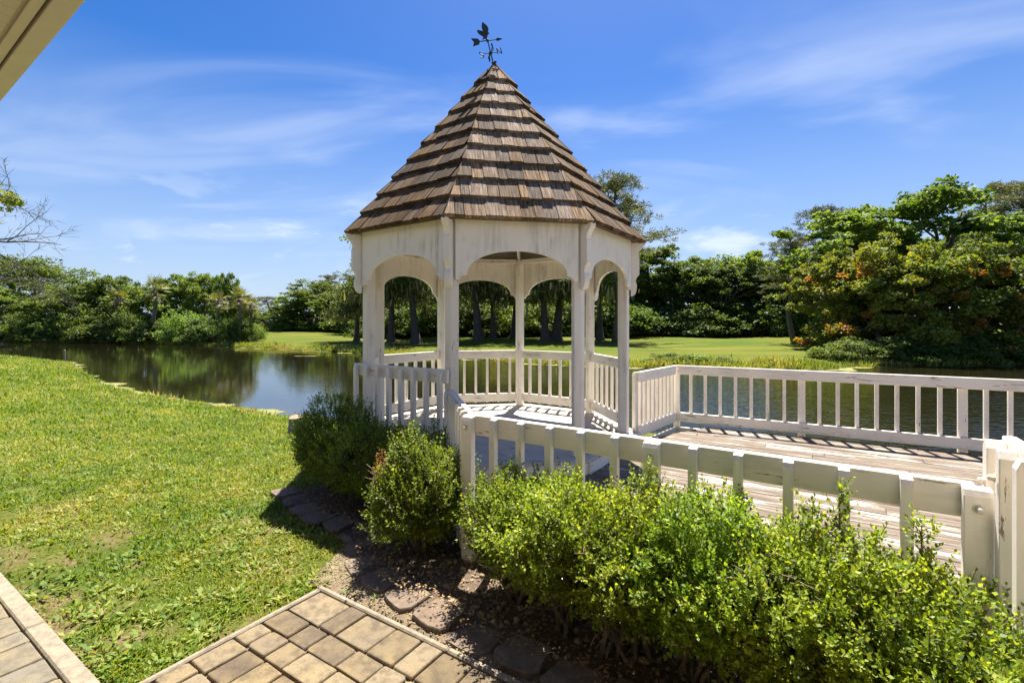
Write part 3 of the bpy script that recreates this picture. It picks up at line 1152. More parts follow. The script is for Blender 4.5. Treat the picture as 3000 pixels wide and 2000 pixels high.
# ------------------------------------------------------------------ house eave over the camera
def build_house():
    a = Vector((0.825, -0.564, 0))
    n = Vector((0.564, 0.825, 0))
    ZG = 3.15
    e0 = n * 0.717                                   # foot of the eave edge nearest the camera

    def band(name, off0, off1, z0, z1, s0, s1, mat, parent, R=True):
        c = e0 + n * ((off0 + off1) / 2) + a * ((s0 + s1) / 2) + up * ((z0 + z1) / 2)
        mb = MB().obox(c, a, n, up, (s1 - s0) / 2, abs(off1 - off0) / 2, (z1 - z0) / 2)
        return piece(name, mb, mat, parent, R=ROT3(a, n, up), bevel=0.003)
    h = thing('house', tuple(n * -1.3), 'beige house eave with gutter and grooved soffit in the top left corner', 'house')
    S0, S1 = -7.0, 4.5
    band('gutter', -0.088, 0.0, ZG, ZG + 0.11, S0, S1, 'gutter', h)
    x = S0
    while x < S1:
        band('fascia', -0.142, -0.099, ZG + 0.012, ZG + 0.15, x, min(x + 2.4, S1) - 0.003, 'gutter', h)
        x += 2.4
    x = S0
    while x < S1:
        band('soffit_panel', -2.03, -0.155, ZG + 0.022, ZG + 0.034, x, x + 0.096, 'soffit', h)
        x += 0.1
    band('soffit_backing', -2.03, -0.10, ZG + 0.036, ZG + 0.06, S0, S1, 'soffit', h)
    band('wall', -2.25, -2.04, -0.05, ZG + 0.3, S0, S1, 'stucco', h)
    # roof slope above
    p0 = e0 + n * -0.03
    prof = [(0.0, ZG + 0.165), (-2.6, ZG + 1.2), (-2.6, ZG + 1.12), (-0.15, ZG + 0.155)]
    mb = MB().prism([p0 + a * S0 + n * x + up * z for x, z in prof], a * (S1 - S0))
    piece('roof', mb, 'house_roof', h)


build_house()


# ------------------------------------------------------------------ patio
def v2(p, z):
    return Vector((p[0], p[1], z))


def build_patio():
    rng = random.Random(21)
    e1 = Vector((E1[0], E1[1], 0))
    e2 = Vector((E2[0], E2[1], 0))
    c0 = Vector((PV0[0], PV0[1], 0))
    # bedding sand under the paving
    s = MB()
    s.add([c0 + e1 * x + e2 * y + up * -0.022 for x, y in ((0.02, 0.02), (4.2, 0.02), (4.2, 3.0), (0.02, 3.0))], [(0, 3, 2, 1)])
    s.add([c0 + e1 * x + e2 * y + up * -0.0225 for x, y in ((-6, 1.12), (0.02, 1.12), (0.02, 3.0), (-6, 3.0))], [(0, 3, 2, 1)])
    pat = piece('patio', s, 'sand')
    tag(pat, kind='structure')

    def edge(x0, x1, y0, y1):
        mb = MB().obox(c0 + e1 * ((x0 + x1) / 2) + e2 * ((y0 + y1) / 2) + up * -0.045, e1, e2, up, (x1 - x0) / 2, (y1 - y0) / 2, 0.05)
        piece('edge_strip', mb, 'concrete', pat, R=ROT3(e1, e2, up), bevel=0.008)
    for i in range(4):
        edge(i * 1.05 + (0.0 if i else -0.002), (i + 1) * 1.05 - 0.003, 0.0, 0.036)
    edge(0.0, 0.034, 0.038, 1.06)
    for i in range(6):
        edge(-1.0 * (i + 1) + 0.034, -1.0 * i + 0.031, 1.06, 1.145)

    def paver(x0, x1, y0, y1, mat):
        g = 0.0042
        dz = rng.uniform(-0.005, 0.003)
        tx, ty = rng.uniform(-0.006, 0.006), rng.uniform(-0.006, 0.006)
        b = 0.007
        cx, cy = (x0 + x1) / 2, (y0 + y1) / 2
        X, Y = (x1 - x0) / 2 - g, (y1 - y0) / 2 - g
        if X < 0.02 or Y < 0.02:
            return
        j = lambda s_: rng.uniform(-s_, s_)
        rw = j(0.022)
        cr, sr = math.cos(rw), math.sin(rw)
        vs = []
        cc = rng.uniform(0.006, 0.015)
        plan = []
        for sx, sy in ((-1, -1), (1, -1), (1, 1), (-1, 1)):
            c1 = cc * rng.uniform(0.6, 1.3)
            p1, p2 = (sx * X, sy * (Y - c1)), (sx * (X - c1), sy * Y)
            plan += [p1, p2] if sx * sy > 0 else [p2, p1]
        plan = [(px_ + j(0.0025), py_ + j(0.0025)) for px_, py_ in plan]
        m = len(plan)
        for ins, z in ((0, -0.055), (0, -b * 1.2), (b * 0.6, -b * 0.35), (b * 1.5, 0.0)):
            for px_, py_ in plan:
                k_ = 1 - ins / max(0.03, math.hypot(px_, py_))
                lx, ly = px_ * k_, py_ * k_
                lx, ly = lx * cr - ly * sr, lx * sr + ly * cr
                vs.append(c0 + e1 * (cx + lx) + e2 * (cy + ly) + up * (z + dz + tx * lx + ty * ly))
        fs = [tuple(range(m))[::-1], tuple(range(3 * m, 4 * m))]
        for L in (0, m, 2 * m):
            for i in range(m):
                k = (i + 1) % m
                fs.append((L + i, L + k, L + m + k, L + m + i))
        piece('paver', MB().add(vs, fs), mat, pat, R=ROT3(e1, e2, up))
    # border course, then random coursed field
    x = 0.036
    first = True
    while x < 3.4:
        L = 0.29 if first else rng.choice([0.14, 0.16, 0.19, 0.24])
        paver(x, x + L, 0.038, 0.038 + 0.225, 'paver')
        first = False
        x += L
    y = 0.038 + 0.225
    while y < 1.6:
        w = rng.choice([0.135, 0.15, 0.15, 0.21])
        x = 0.036 if y < 1.15 else 0.036
        while x < 3.0:
            L = rng.choice([0.12, 0.155, 0.2, 0.235, 0.27]) if w < 0.2 else rng.choice([0.13, 0.155, 0.2])
            paver(x, x + L, y, y + w, 'paver')
            x += L
        y += w
    y = 1.147
    for r in range(4):
        w = 0.235
        x = 0.033
        while x > -3.2:
            L = rng.choice([0.155, 0.235, 0.31, 0.235])
            paver(x - L, x, y, y + w, 'paver2')
            x -= L
        y += w


build_patio()


ORD = ['first', 'second', 'third', 'fourth', 'fifth', 'sixth', 'seventh', 'eighth', 'ninth', 'tenth', 'eleventh', 'twelfth', 'thirteenth', 'fourteenth',
       'fifteenth', 'sixteenth', 'seventeenth', 'eighteenth', 'nineteenth', 'twentieth', 'twenty-first', 'twenty-second', 'twenty-third', 'twenty-fourth']


# ------------------------------------------------------------------ planting bed, edging blocks, pebbles
BLOCKS = [(-2.30, 4.86), (-2.10, 4.62), (-1.87, 4.36), (-1.68, 4.15), (-1.46, 3.99), (-1.25, 3.83), (-1.12, 3.58), (-1.02, 3.32), (-0.84, 3.10),
          (-0.645, 2.90), (-0.42, 2.715), (-0.19, 2.55), (0.05, 2.385), (0.29, 2.22), (0.53, 2.06), (0.77, 1.90), (1.01, 1.74), (1.25, 1.58), (1.49, 1.42), (1.70, 1.28)]


def strip_sheet(name, outer, inner, dz, mat, nsub=4):
    V, F = [], []
    n = len(outer)
    for i in range(n):
        for j in range(nsub + 1):
            f = j / nsub
            x = outer[i][0] * (1 - f) + inner[i][0] * f
            y = outer[i][1] * (1 - f) + inner[i][1] * f
            V.append((x, y, tz1(x, y) + dz))
    for i in range(n - 1):
        for j in range(nsub):
            a = i * (nsub + 1) + j
            F.append((a, a + 1, a + nsub + 2, a + nsub + 1))
    o = link_mesh(name, np_mesh(name, np.array(V), np.array(F), True), mat)
    tag(o, kind='structure')
    return o


def build_bed():
    rng = random.Random(33)
    inner = [(x + 0.95 + (0.35 if i < 6 else 0), y + 0.75 + (0.2 if i < 6 else 0)) for i, (x, y) in enumerate(BLOCKS)]
    strip_sheet('planting_bed', [(x - 0.04, y - 0.03) for x, y in BLOCKS], inner, 0.03, 'soil', 8)
    # gravel strip between the edging blocks and the paving
    gi = [(x, y) for x, y in BLOCKS[5:]]
    go = []
    for x, y in gi:
        d = (x - PV0[0]) * E2[0] + (y - PV0[1]) * E2[1]
        p = np.array([x, y]) + E2 * (-d - 0.005)
        if (p - PV0) @ E1 < -0.1:
            p = PV0 + np.array([-0.12, 0.12])
        go.append((p[0], p[1]))
    strip_sheet('gravel_strip', go, gi, 0.022, 'gravel', 4)
    n = len(BLOCKS)
    for i, (x, y) in enumerate(BLOCKS):
        ax, ay = BLOCKS[max(0, i - 1)]
        bx, by = BLOCKS[min(n - 1, i + 1)]
        t = Vector((bx - ax, by - ay, 0)).normalized()
        nrm = Vector((t.y, -t.x, 0))                 # towards the lawn / patio
        if nrm.x > 0:
            nrm = -nrm
        nrm = Vector((-t.y, t.x, 0)) if Vector((-t.y, t.x, 0)).dot(Vector((-0.6, -0.8, 0))) > 0 else Vector((t.y, -t.x, 0))
        W, Dp = 0.132, 0.112
        z0 = tz1(x, y) - 0.03
        z1 = z0 + 0.03 + rng.uniform(0.022, 0.06)
        c = Vector((x, y, 0)) + nrm * rng.uniform(-0.01, 0.015)
        t = (Matrix.Rotation(rng.uniform(-0.07, 0.07), 3, 'Z') @ t)
        nrm = (Matrix.Rotation(rng.uniform(-0.07, 0.07), 3, 'Z') @ nrm)
        # plan: trapezoid with chamfered, rough front corners
        plan = [(-W * 0.82, -Dp), (W * 0.82, -Dp), (W, Dp * 0.45), (W * 0.78, Dp * 0.93), (W * 0.3, Dp * 1.04), (-W * 0.3, Dp * 1.03), (-W * 0.8, Dp * 0.92), (-W, Dp * 0.45)]
        plan = [(a + rng.uniform(-0.006, 0.006), b + rng.uniform(-0.006, 0.006)) for a, b in plan]
        vs = []
        for s_, z in ((1.0, z0), (1.0, z1 - 0.008), (0.965, z1)):
            for a, b in plan:
                vs.append(c + t * (a * s_) + nrm * (b * s_) + up * (z + (rng.uniform(-0.003, 0.003) if z > z0 else 0)))
        m = len(plan)
        fs = [tuple(range(m))[::-1], tuple(range(2 * m, 3 * m))]
        for L in (0, m):
            for q in range(m):
                k = (q + 1) % m
                fs.append((L + q, L + k, L + m + k, L + m + q))
        o = piece('edging_block', MB().add(vs, fs), 'block', None, R=ROT3(t, nrm, t.cross(nrm).normalized()) if t.cross(nrm).z > 0 else ROT3(-t, nrm, up))
        if i == 0:
            lab = 'brown edging block at the far left end of the curved row'
        elif i == n - 1:
            lab = 'brown edging block at the right end of the row under the hedge'
        else:
            lab = 'brown concrete edging block, %s from the far left end of the row' % ORD[i]
        tag(o, lab, 'edging block', 'brown blocks edging the planting bed')
    # pebbles and chips lying in the bed and on the gravel
    nr = np.random.default_rng(5)
    V, F = [], []
    ico_v = np.array([(0, 0, 1), (0.894, 0, 0.447), (0.276, 0.851, 0.447), (-0.724, 0.526, 0.447), (-0.724, -0.526, 0.447), (0.276, -0.851, 0.447),
                      (0.724, 0.526, -0.447), (-0.276, 0.851, -0.447), (-0.894, 0, -0.447), (-0.276, -0.851, -0.447), (0.724, -0.526, -0.447), (0, 0, -1)])
    ico_f = np.array([(0, 1, 2), (0, 2, 3), (0, 3, 4), (0, 4, 5), (0, 5, 1), (1, 6, 2), (2, 7, 3), (3, 8, 4), (4, 9, 5), (5, 10, 1), (2, 6, 7), (3, 7, 8), (4, 8, 9), (5, 9, 10), (1, 10, 6),
                      (7, 6, 11), (8, 7, 11), (9, 8, 11), (10, 9, 11), (6, 10, 11)])

    def stones(name, pts, r0, r1, mat, fl=0.6):
        Vs, Fs = [], []
        for i, (x, y, z) in enumerate(pts):
            s_ = nr.uniform(r0, r1) * np.array([nr.uniform(0.8, 1.4), nr.uniform(0.7, 1.1), nr.uniform(0.4, 0.8) * fl / 0.6])
            an = nr.uniform(0, 6.28)
            R_ = np.array([[math.cos(an), -math.sin(an), 0], [math.sin(an), math.cos(an), 0], [0, 0, 1]])
            v = (ico_v * s_ * nr.uniform(0.85, 1.12, (12, 1))) @ R_.T + np.array([x, y, z + s_[2] * 0.4])
            Vs.append(v)
            Fs.append(ico_f + 12 * i)
        o = link_mesh(name, np_mesh(name, np.concatenate(Vs), np.concatenate(Fs), True), mat)
        tag(o, kind='stuff')
        return o
    pts = []
    for i in range(300):
        j = nr.integers(6, len(BLOCKS) - 2)
        f = nr.uniform()
        x = BLOCKS[j][0] * (1 - f) + BLOCKS[j + 1][0] * f
        y = BLOCKS[j][1] * (1 - f) + BLOCKS[j + 1][1] * f
        dd_ = abs(nr.normal(0.26, 0.14)) + 0.08
        x += 0.544 * dd_ + nr.normal(0, 0.03)
        y += 0.839 * dd_ + nr.normal(0, 0.03)
        pts.append((x, y, tz1(x, y) + 0.03))
    tag(stones('pebbles', pts, 0.010, 0.024, 'pebble'), 'tan pebbles scattered on the soil of the planting bed', 'pebbles')
    pts = []
    for i in range(2600):
        j = nr.integers(0, len(go) - 1)
        f, q = nr.uniform(), nr.uniform(-0.05, 1.0)
        o_ = np.array(go[j]) * (1 - f) + np.array(go[j + 1]) * f
        i_ = np.array(gi[j]) * (1 - f) + np.array(gi[j + 1]) * f
        p = o_ * (1 - q) + i_ * q
        if q < 0 and in_patio(p[0], p[1], 0.0):
            continue
        pts.append((p[0], p[1], tz1(p[0], p[1]) + 0.022))
    tag(stones('gravel', pts, 0.003, 0.009, 'pebble'), 'fine tan gravel and chips between the edging blocks and the paving', 'gravel')


build_bed()


def build_litter():
    r = np.random.default_rng(44)
    n = 4200
    bl = np.array(BLOCKS)
    j = r.integers(0, len(bl) - 1, n)
    f = r.uniform(0, 1, n)
    P = bl[j] * (1 - f[:, None]) + bl[j + 1] * f[:, None]
    off = np.abs(r.normal(0.25, 0.25, n)) - 0.05
    P = P + np.array([0.544, 0.839]) * off[:, None]
    Z = tz(P[:, 0], P[:, 1]) + 0.034 + r.uniform(0, 0.012, n) + np.where(off < 0.09, 0.06, 0)
    A = np.stack([r.normal(0, 1, n), r.normal(0, 1, n), r.normal(0, 0.25, n)], 1)
    V, F = leaves(np.column_stack([P, Z]), A, np.tile([0, 0, 1.0], (n, 1)) + r.normal(0, 0.3, (n, 3)), r.uniform(0.012, 0.034, n), r.uniform(0.006, 0.016, n), 0.15)
    o = link_mesh('leaf_litter', np_mesh('leaf_litter', V, F), 'litter')
    tag(o, 'dry brown leaf litter on the soil of the planting bed', 'leaf litter', kind='stuff')


# ------------------------------------------------------------------ foliage generators
def unit(v):
    return v / np.maximum(np.linalg.norm(v, axis=1, keepdims=True), 1e-9)


def leaves(P, A, Nn, L, W, fold=0.0):
    """one four-cornered leaf per row: P base, A axis, Nn rough normal"""
    A = unit(A)
    S = unit(np.cross(A, Nn))
    Nn = np.cross(S, A)
    L = np.asarray(L).reshape(-1, 1)
    W = np.asarray(W).reshape(-1, 1)
    a = P
    b = P + A * L * 0.5 + S * W * 0.5 + Nn * W * fold
    c = P + A * L
    d = P + A * L * 0.5 - S * W * 0.5 + Nn * W * fold
    V = np.stack([a, b, c, d], 1).reshape(-1, 3)
    F = np.arange(len(P) * 4).reshape(-1, 4)
    return V, F


def rand_dir(r, n, zmin=-1.0):
    z = r.uniform(zmin, 1, n)
    t = r.uniform(0, 2 * math.pi, n)
    s = np.sqrt(1 - z * z)
    return np.stack([s * np.cos(t), s * np.sin(t), z], 1)


def cat(parts):
    V, F, o = [], [], 0
    for v, f in parts:
        V.append(v)
        F.append(f + o)
        o += len(v)
    return np.concatenate(V), np.concatenate(F)


def clump_leaves(r, C, RC, per, L, W, up_bias=0.3, flat=0.75):
    """leaves on the outer part of each clump sphere (C centres, RC radii)"""
    n = len(C)
    idx = np.repeat(np.arange(n), per)
    D = rand_dir(r, len(idx), -0.75)
    rad = r.uniform(0.35, 1.0, len(idx)) ** 0.6
    P = C[idx] + D * (RC[idx] * rad)[:, None] * np.array([1, 1, flat])
    A = unit(D * 0.6 + r.normal(0, 0.6, D.shape) + np.array([0, 0, -0.15]))
    Nn = unit(D + np.array([0, 0, up_bias]) + r.normal(0, 0.55, D.shape))
    k = r.uniform(0.7, 1.3, len(idx))
    return leaves(P, A, Nn, L * k, W * k, 0.12)


def limb(r, mb, a, b, r0, r1, n=5, wob=0.12, sides=5):
    a, b = np.array(a, float), np.array(b, float)
    L = np.linalg.norm(b - a)
    pts, rad = [], []
    for i in range(n + 1):
        f = i / n
        p = a * (1 - f) + b * f
        if 0 < i < n:
            p = p + r.normal(0, wob * L * 0.25, 3)
        p[2] += 0.10 * L * math.sin(math.pi * f)
        pts.append(Vector(p))
        rad.append(r0 * (1 - f) + r1 * f)
    mb.tube(pts, rad, sides)
    return [np.array(p) for p in pts]


def proto_broad(seed, H=9.0, R=3.2, base=0.18, nclump=60, sub=9, per=26, L=0.24, W=0.16, squat=1.0, orange=0.0, trunk_r=0.2, skirt=0, rc=0.9):
    """broadleaf tree: returns (height, width, [(part name, mesh, material key)])"""
    r = np.random.default_rng(seed)
    z0 = H * base
    hc = H - z0
    lobes = [(r.normal(0, 0.28 * R, 2), r.uniform(0.35, 0.95)) for _ in range(6)]
    C, RC = [], []
    tries = 0
    while len(C) < nclump and tries < 4000:
        tries += 1
        d = rand_dir(r, 1, -0.85)[0]
        f = r.uniform(0.5, 1.0)
        lb = lobes[r.integers(len(lobes))]
        zz = d[2] * 0.5 * f + 0.5
        p = np.array([d[0] * R * f * 0.86 + lb[0][0] * 0.55, d[1] * R * f * 0.86 + lb[0][1] * 0.55, z0 + hc * (zz * 0.88 + 0.02) * (0.84 + 0.16 * lb[1])])
        C.append(p)
        RC.append(r.uniform(0.45, 1.05) * R * 0.27 * rc)
    for i in range(9):                               # leaders breaking the outline
        a_ = r.uniform(0, 6.28)
        q_ = R * r.uniform(0.05, 0.75)
        C.append(np.array([q_ * math.cos(a_), q_ * math.sin(a_), H * r.uniform(0.80, 0.93) - 0.14 * H * (q_ / R)]))
        RC.append(r.uniform(0.15, 0.26) * R)
    for i in range(int(skirt)):                      # low drooping growth
        a_ = r.uniform(0, 6.28)
        q_ = R * r.uniform(0.45, 0.95)
        C.append(np.array([q_ * math.cos(a_), q_ * math.sin(a_), H * r.uniform(0.03, 0.22)]))
        RC.append(r.uniform(0.14, 0.26) * R)
    C, RC = np.array(C), np.array(RC)
    mb = MB()
    tp = [np.array([0, 0, -0.4])]
    lean = r.normal(0, 0.04 * H, 2)
    for i in range(1, 6):
        f = i / 5
        tp.append(np.array([lean[0] * f * f, lean[1] * f * f, H * 0.72 * f]))
    mb.tube([Vector(p) for p in tp], [trunk_r * (1.5 if i == 0 else 1.0 - 0.14 * i) for i in range(6)], 8)
    for i in r.choice(len(C), min(16, len(C)), replace=False):
        k = 1 + int(min(3, max(0, (C[i][2] / H - 0.25) * 4)))
        limb(r, mb, tp[k], C[i], trunk_r * 0.42, trunk_r * 0.10)
    # finer clumps on every clump
    idx = np.repeat(np.arange(len(C)), sub)
    D = rand_dir(r, len(idx), -0.6)
    SC = C[idx] + D * (RC[idx] * r.uniform(0.45, 1.05, len(idx)))[:, None] * np.array([1, 1, 0.8])
    SR = RC[idx] * r.uniform(0.26, 0.46, len(idx))
    parts = [('trunk', mb.mesh('trunk', True), 'bark')]
    if orange > 0:
        # young coloured growth sits on the outside of some clumps
        sel = (np.linalg.norm(SC - C[idx], axis=1) > RC[idx] * 0.5) & (r.uniform(0, 1, len(SC)) < 0.72)
        pick = np.zeros(len(C), bool)
        pick[r.choice(len(C), int(len(C) * orange * 0.55), replace=False)] = True
        sel &= pick[idx] | (r.uniform(0, 1, len(SC)) < 0.015)
        V, F = clump_leaves(r, SC[~sel], SR[~sel], per, L, W)
        parts.append(('crown', np_mesh('crown', V, F), 'leaf'))
        if sel.sum() > 3:
            V, F = clump_leaves(r, SC[sel], SR[sel], per, L, W)
            parts.append(('young_leaves', np_mesh('young_leaves', V, F), 'leaf_orange'))
    else:
        V, F = clump_leaves(r, SC, SR, per, L, W)
        parts.append(('crown', np_mesh('crown', V, F), 'leaf'))
    return (H, 2.2 * R, parts)


def proto_shrub(seed, H=2.4, R=1.6, n=34, sub=7, per=20, L=0.2, W=0.13):
    r = np.random.default_rng(seed)
    D = rand_dir(r, n, -0.1)
    f = r.uniform(0.45, 1.0, n)
    C = D * np.array([R * 0.8, R * 0.8, H * 0.72]) * f[:, None] + np.array([0, 0, H * 0.1])
    RC = r.uniform(0.16, 0.34, n) * R
    idx = np.repeat(np.arange(n), sub)
    D2 = rand_dir(r, len(idx), -0.4)
    SC = C[idx] + D2 * RC[idx][:, None]
    SR = RC[idx] * r.uniform(0.3, 0.5, len(idx))
    V, F = clump_leaves(r, SC, SR, per, L, W)
    mb = MB()
    for i in range(7):
        limb(r, mb, (r.normal(0, 0.1), r.normal(0, 0.1), -0.3), C[i], 0.05, 0.015, 4)
    return (H * 0.98, 2.1 * R, [('stem', mb.mesh('stem', True), 'bark'), ('crown', np_mesh('crown', V, F), 'leaf')])


def proto_pine(seed, H=15.0, R=3.6, first=0.45, nlimb=26, tuft=0.55, per=90):
    r = np.random.default_rng(seed)
    mb = MB()
    tp = [np.array([0.25 * math.sin(i * 1.1 + seed), 0.2 * math.sin(i * 0.8), H * i / 8.0 - (0.4 if i == 0 else 0)]) for i in range(9)]
    mb.tube([Vector(p) for p in tp], [0.26 - 0.026 * i for i in range(9)], 8)
    T = []
    for i in range(nlimb):
        f = first + (1 - first) * (i + r.uniform(0, 1)) / nlimb
        k = min(7.99, f * 8)
        a = tp[int(k)] * (1 - k % 1) + tp[int(k) + 1] * (k % 1)
        an = i * 2.4 + r.uniform(-0.5, 0.5)
        ln = R * (1.05 - 0.75 * ((f - first) / (1 - first)) ** 1.4) * r.uniform(0.55, 1.1)
        b = a + np.array([math.cos(an) * ln, math.sin(an) * ln, ln * r.uniform(0.05, 0.55)])
        pts = limb(r, mb, a, b, 0.075, 0.02, 5, 0.2, 5)
        for p in pts[2:]:
            for q in range(3):
                s_ = p + r.normal(0, 0.42, 3) * np.array([1, 1, 0.6])
                T.append(s_)
                if q == 0:
                    mb.tube([Vector(p), Vector(s_)], [0.016, 0.007], 4)
    T = np.array(T)
    idx = np.repeat(np.arange(len(T)), per // 2)
    D = unit(rand_dir(r, len(idx), -0.5) + np.array([0, 0, 0.35]))
    P = T[idx] + D * r.uniform(0.0, 0.10, len(idx))[:, None] + r.normal(0, 0.10, (len(idx), 3))
    V, F = leaves(P, D, r.normal(0, 1, D.shape), r.uniform(0.2, 0.42, len(idx)), r.uniform(0.035, 0.06, len(idx)))
    return (H, 2 * R, [('trunk', mb.mesh('trunk', True), 'bark'), ('crown', np_mesh('crown', V, F), 'leaf_pine')])


def proto_cypress(seed, H=13.0, R=3.4):
    """dark tree with a flared bole and hanging moss"""
    r = np.random.default_rng(seed)
    mb = MB()
    zs = [-0.4, 0.0, 0.5, 1.2, 2.5, 5.0, 8.5, 12.0]
    rs = [0.42, 0.36, 0.26, 0.21, 0.18, 0.15, 0.11, 0.04]
    lean = r.normal(0, 0.25, 2)
    tp = [np.array([lean[0] * z / 6, lean[1] * z / 6, z]) for z in zs]
    mb.tube([Vector(p) for p in tp], rs, 10)
    C = []
    for i in range(34):
        f = r.uniform(0.34, 0.98)
        z = H * f
        an = r.uniform(0, 6.28)
        ln = R * (1.1 - 0.6 * f) * r.uniform(0.35, 1.1)
        a = np.array([lean[0] * z * 0.9 / 6, lean[1] * z * 0.9 / 6, z * 0.93])
        b = a + np.array([math.cos(an) * ln, math.sin(an) * ln, r.uniform(-0.3, 0.5)])
        pts = limb(r, mb, a, b, 0.07, 0.02, 4, 0.15, 5)
        C += [p + r.normal(0, 0.2, 3) for p in pts[1:]]
    C = np.array(C)
    RC = r.uniform(0.45, 0.85, len(C))
    idx = np.repeat(np.arange(len(C)), 4)
    SC = C[idx] + rand_dir(r, len(idx), -0.6) * RC[idx][:, None]
    SR = RC[idx] * r.uniform(0.35, 0.6, len(idx))
    V, F = clump_leaves(r, SC, SR, 20, 0.22, 0.10)
    # hanging strands
    n = 900
    S = C[r.integers(len(C), size=n)] + r.normal(0, 0.45, (n, 3))
    ln = r.uniform(0.4, 1.5, n)
    A = np.stack([r.normal(0, 0.08, n), r.normal(0, 0.08, n), -np.ones(n)], 1)
    V2, F2 = leaves(S, A, r.normal(0, 1, (n, 3)), ln, r.uniform(0.05, 0.13, n))
    return (H, 2 * R, [('trunk', mb.mesh('trunk', True), 'bark_dark'), ('crown', np_mesh('crown', V, F), 'leaf_dark'), ('moss', np_mesh('moss', V2, F2), 'moss')])


def proto_palm(seed, H=7.0):
    r = np.random.default_rng(seed)
    mb = MB()
    mb.tube([Vector((0.1 * math.sin(i), 0.08 * math.cos(i * 1.3), (H - 1.4) * i / 6 - (0.4 if i == 0 else 0))) for i in range(7)], [0.24, 0.2, 0.19, 0.19, 0.2, 0.24, 0.26], 8)
    top = np.array([0.1 * math.sin(6), 0.08 * math.cos(7.8), H - 1.4])
    P, A, Nn, L, W = [], [], [], [], []
    for i in range(34):
        el = r.uniform(-0.9, 1.35)
        an = i * 2.4
        d = np.array([math.cos(an) * math.cos(el), math.sin(an) * math.cos(el), math.sin(el)])
        hub = top + d * r.uniform(0.75, 1.1)
        mb.tube([Vector(top), Vector(hub)], [0.025, 0.012], 4)
        sdir = np.cross(d, [0, 0, 1])
        sdir /= np.linalg.norm(sdir) + 1e-9
        nrm = np.cross(sdir, d)
        for q in range(15):
            t = (q - 7) / 7 * 1.9
            a = d * math.cos(t) + sdir * math.sin(t) + np.array([0, 0, -0.28])
            P.append(hub)
            A.append(a)
            Nn.append(nrm + r.normal(0, 0.2, 3))
            L.append(r.uniform(0.7, 1.0) * (1 - 0.25 * abs(t) / 1.9))
            W.append(0.085)
    V, F = leaves(np.array(P), np.array(A), np.array(Nn), np.array(L), np.array(W), 0.2)
    return (H, 3.8, [('trunk', mb.mesh('trunk', True), 'bark'), ('frond_crown', np_mesh('frond_crown', V, F), 'leaf_palm')])


PROTO = {
    'broad_a': proto_broad(11, 9, 3.3, 0.10, 66, 9, 28, 0.21, 0.13, skirt=24),
    'broad_b': proto_broad(12, 9, 3.0, 0.10, 62, 9, 28, 0.21, 0.13, skirt=24),
    'broad_c': proto_broad(13, 10, 3.4, 0.12, 70, 9, 26, 0.20, 0.12, skirt=24),
    'oak': proto_broad(14, 11, 5.2, 0.2, 80, 10, 22, 0.24, 0.13, trunk_r=0.35),
    'maple_a': proto_broad(15, 9, 3.4, 0.05, 64, 11, 30, 0.17, 0.15, orange=0.13, skirt=20, rc=0.85),
    'maple_b': proto_broad(16, 9, 3.4, 0.05, 64, 11, 30, 0.17, 0.15, orange=0.20, skirt=20, rc=0.85),
    'tall_a': proto_broad(17, 12, 3.3, 0.14, 72, 10, 30, 0.19, 0.16, rc=0.85),
    'tall_b': proto_broad(18, 12, 3.2, 0.18, 66, 10, 28, 0.19, 0.15, rc=0.82),
    'shrub_a': proto_shrub(19, 4.4, 3.0, 62, 8, 26, 0.19, 0.12),
    'shrub_b': proto_shrub(20, 4.4, 3.0, 62, 8, 26, 0.18, 0.11),
    'shrub_c': proto_shrub(29, 2.2, 1.8, 40, 7, 22, 0.15, 0.10),
    'pine_a': proto_pine(21),
    'pine_b': proto_pine(22, 15, 4.2, 0.5, 30),
    'cypress_a': proto_cypress(23),
    'cypress_b': proto_cypress(24),
    'palm': proto_palm(25),
}
MESH_MAT = {}
for _k, (_h, _w, _parts) in list(PROTO.items()):
    _me = [m for n, m, _ in _parts if n not in ('trunk', 'stem')][0]
    _c = np.empty(len(_me.vertices) * 3, dtype=np.float32)
    _me.vertices.foreach_get('co', _c)
    _c = _c.reshape(-1, 3)
    PROTO[_k] = (float(np.percentile(_c[:, 2], 99.9)), 2 * float(np.percentile(np.abs(_c[:, :2]), 97)), _parts)


def plant(kind, name, cat_, label, x, y, top_z, width, leaf='leaf_green', group=None, seed=0, sink=0.0):
    """one tree or shrub from a prototype; copies share mesh data, the leaf material is set per kind and tone"""
    H, Wd, parts = PROTO[kind]
    z = tz1(x, y) - sink
    t = thing(name, (x, y, z), label, cat_, group)
    sz = (top_z - z) / H
    sxy = width / Wd if width else sz
    t.scale = (sxy, sxy, sz)
    t.rotation_euler = (0, 0, (seed * 2.399) % 6.283)
    for pn, me, mk in parts:
        mk2 = leaf if mk == 'leaf' else mk
        key = (me.name, mk2)
        if key not in MESH_MAT:
            m2 = me if len(me.materials) == 0 else me.copy()
            m2.materials.clear()
            m2.materials.append(M[mk2])
            MESH_MAT[key] = m2
        o = bpy.data.objects.new(pn, MESH_MAT[key])
        COL.objects.link(o)
        o.parent = t
    return t


def ztop(py, Y):
    return CAM_H + (947.0 - py) / 1400.0 * Y


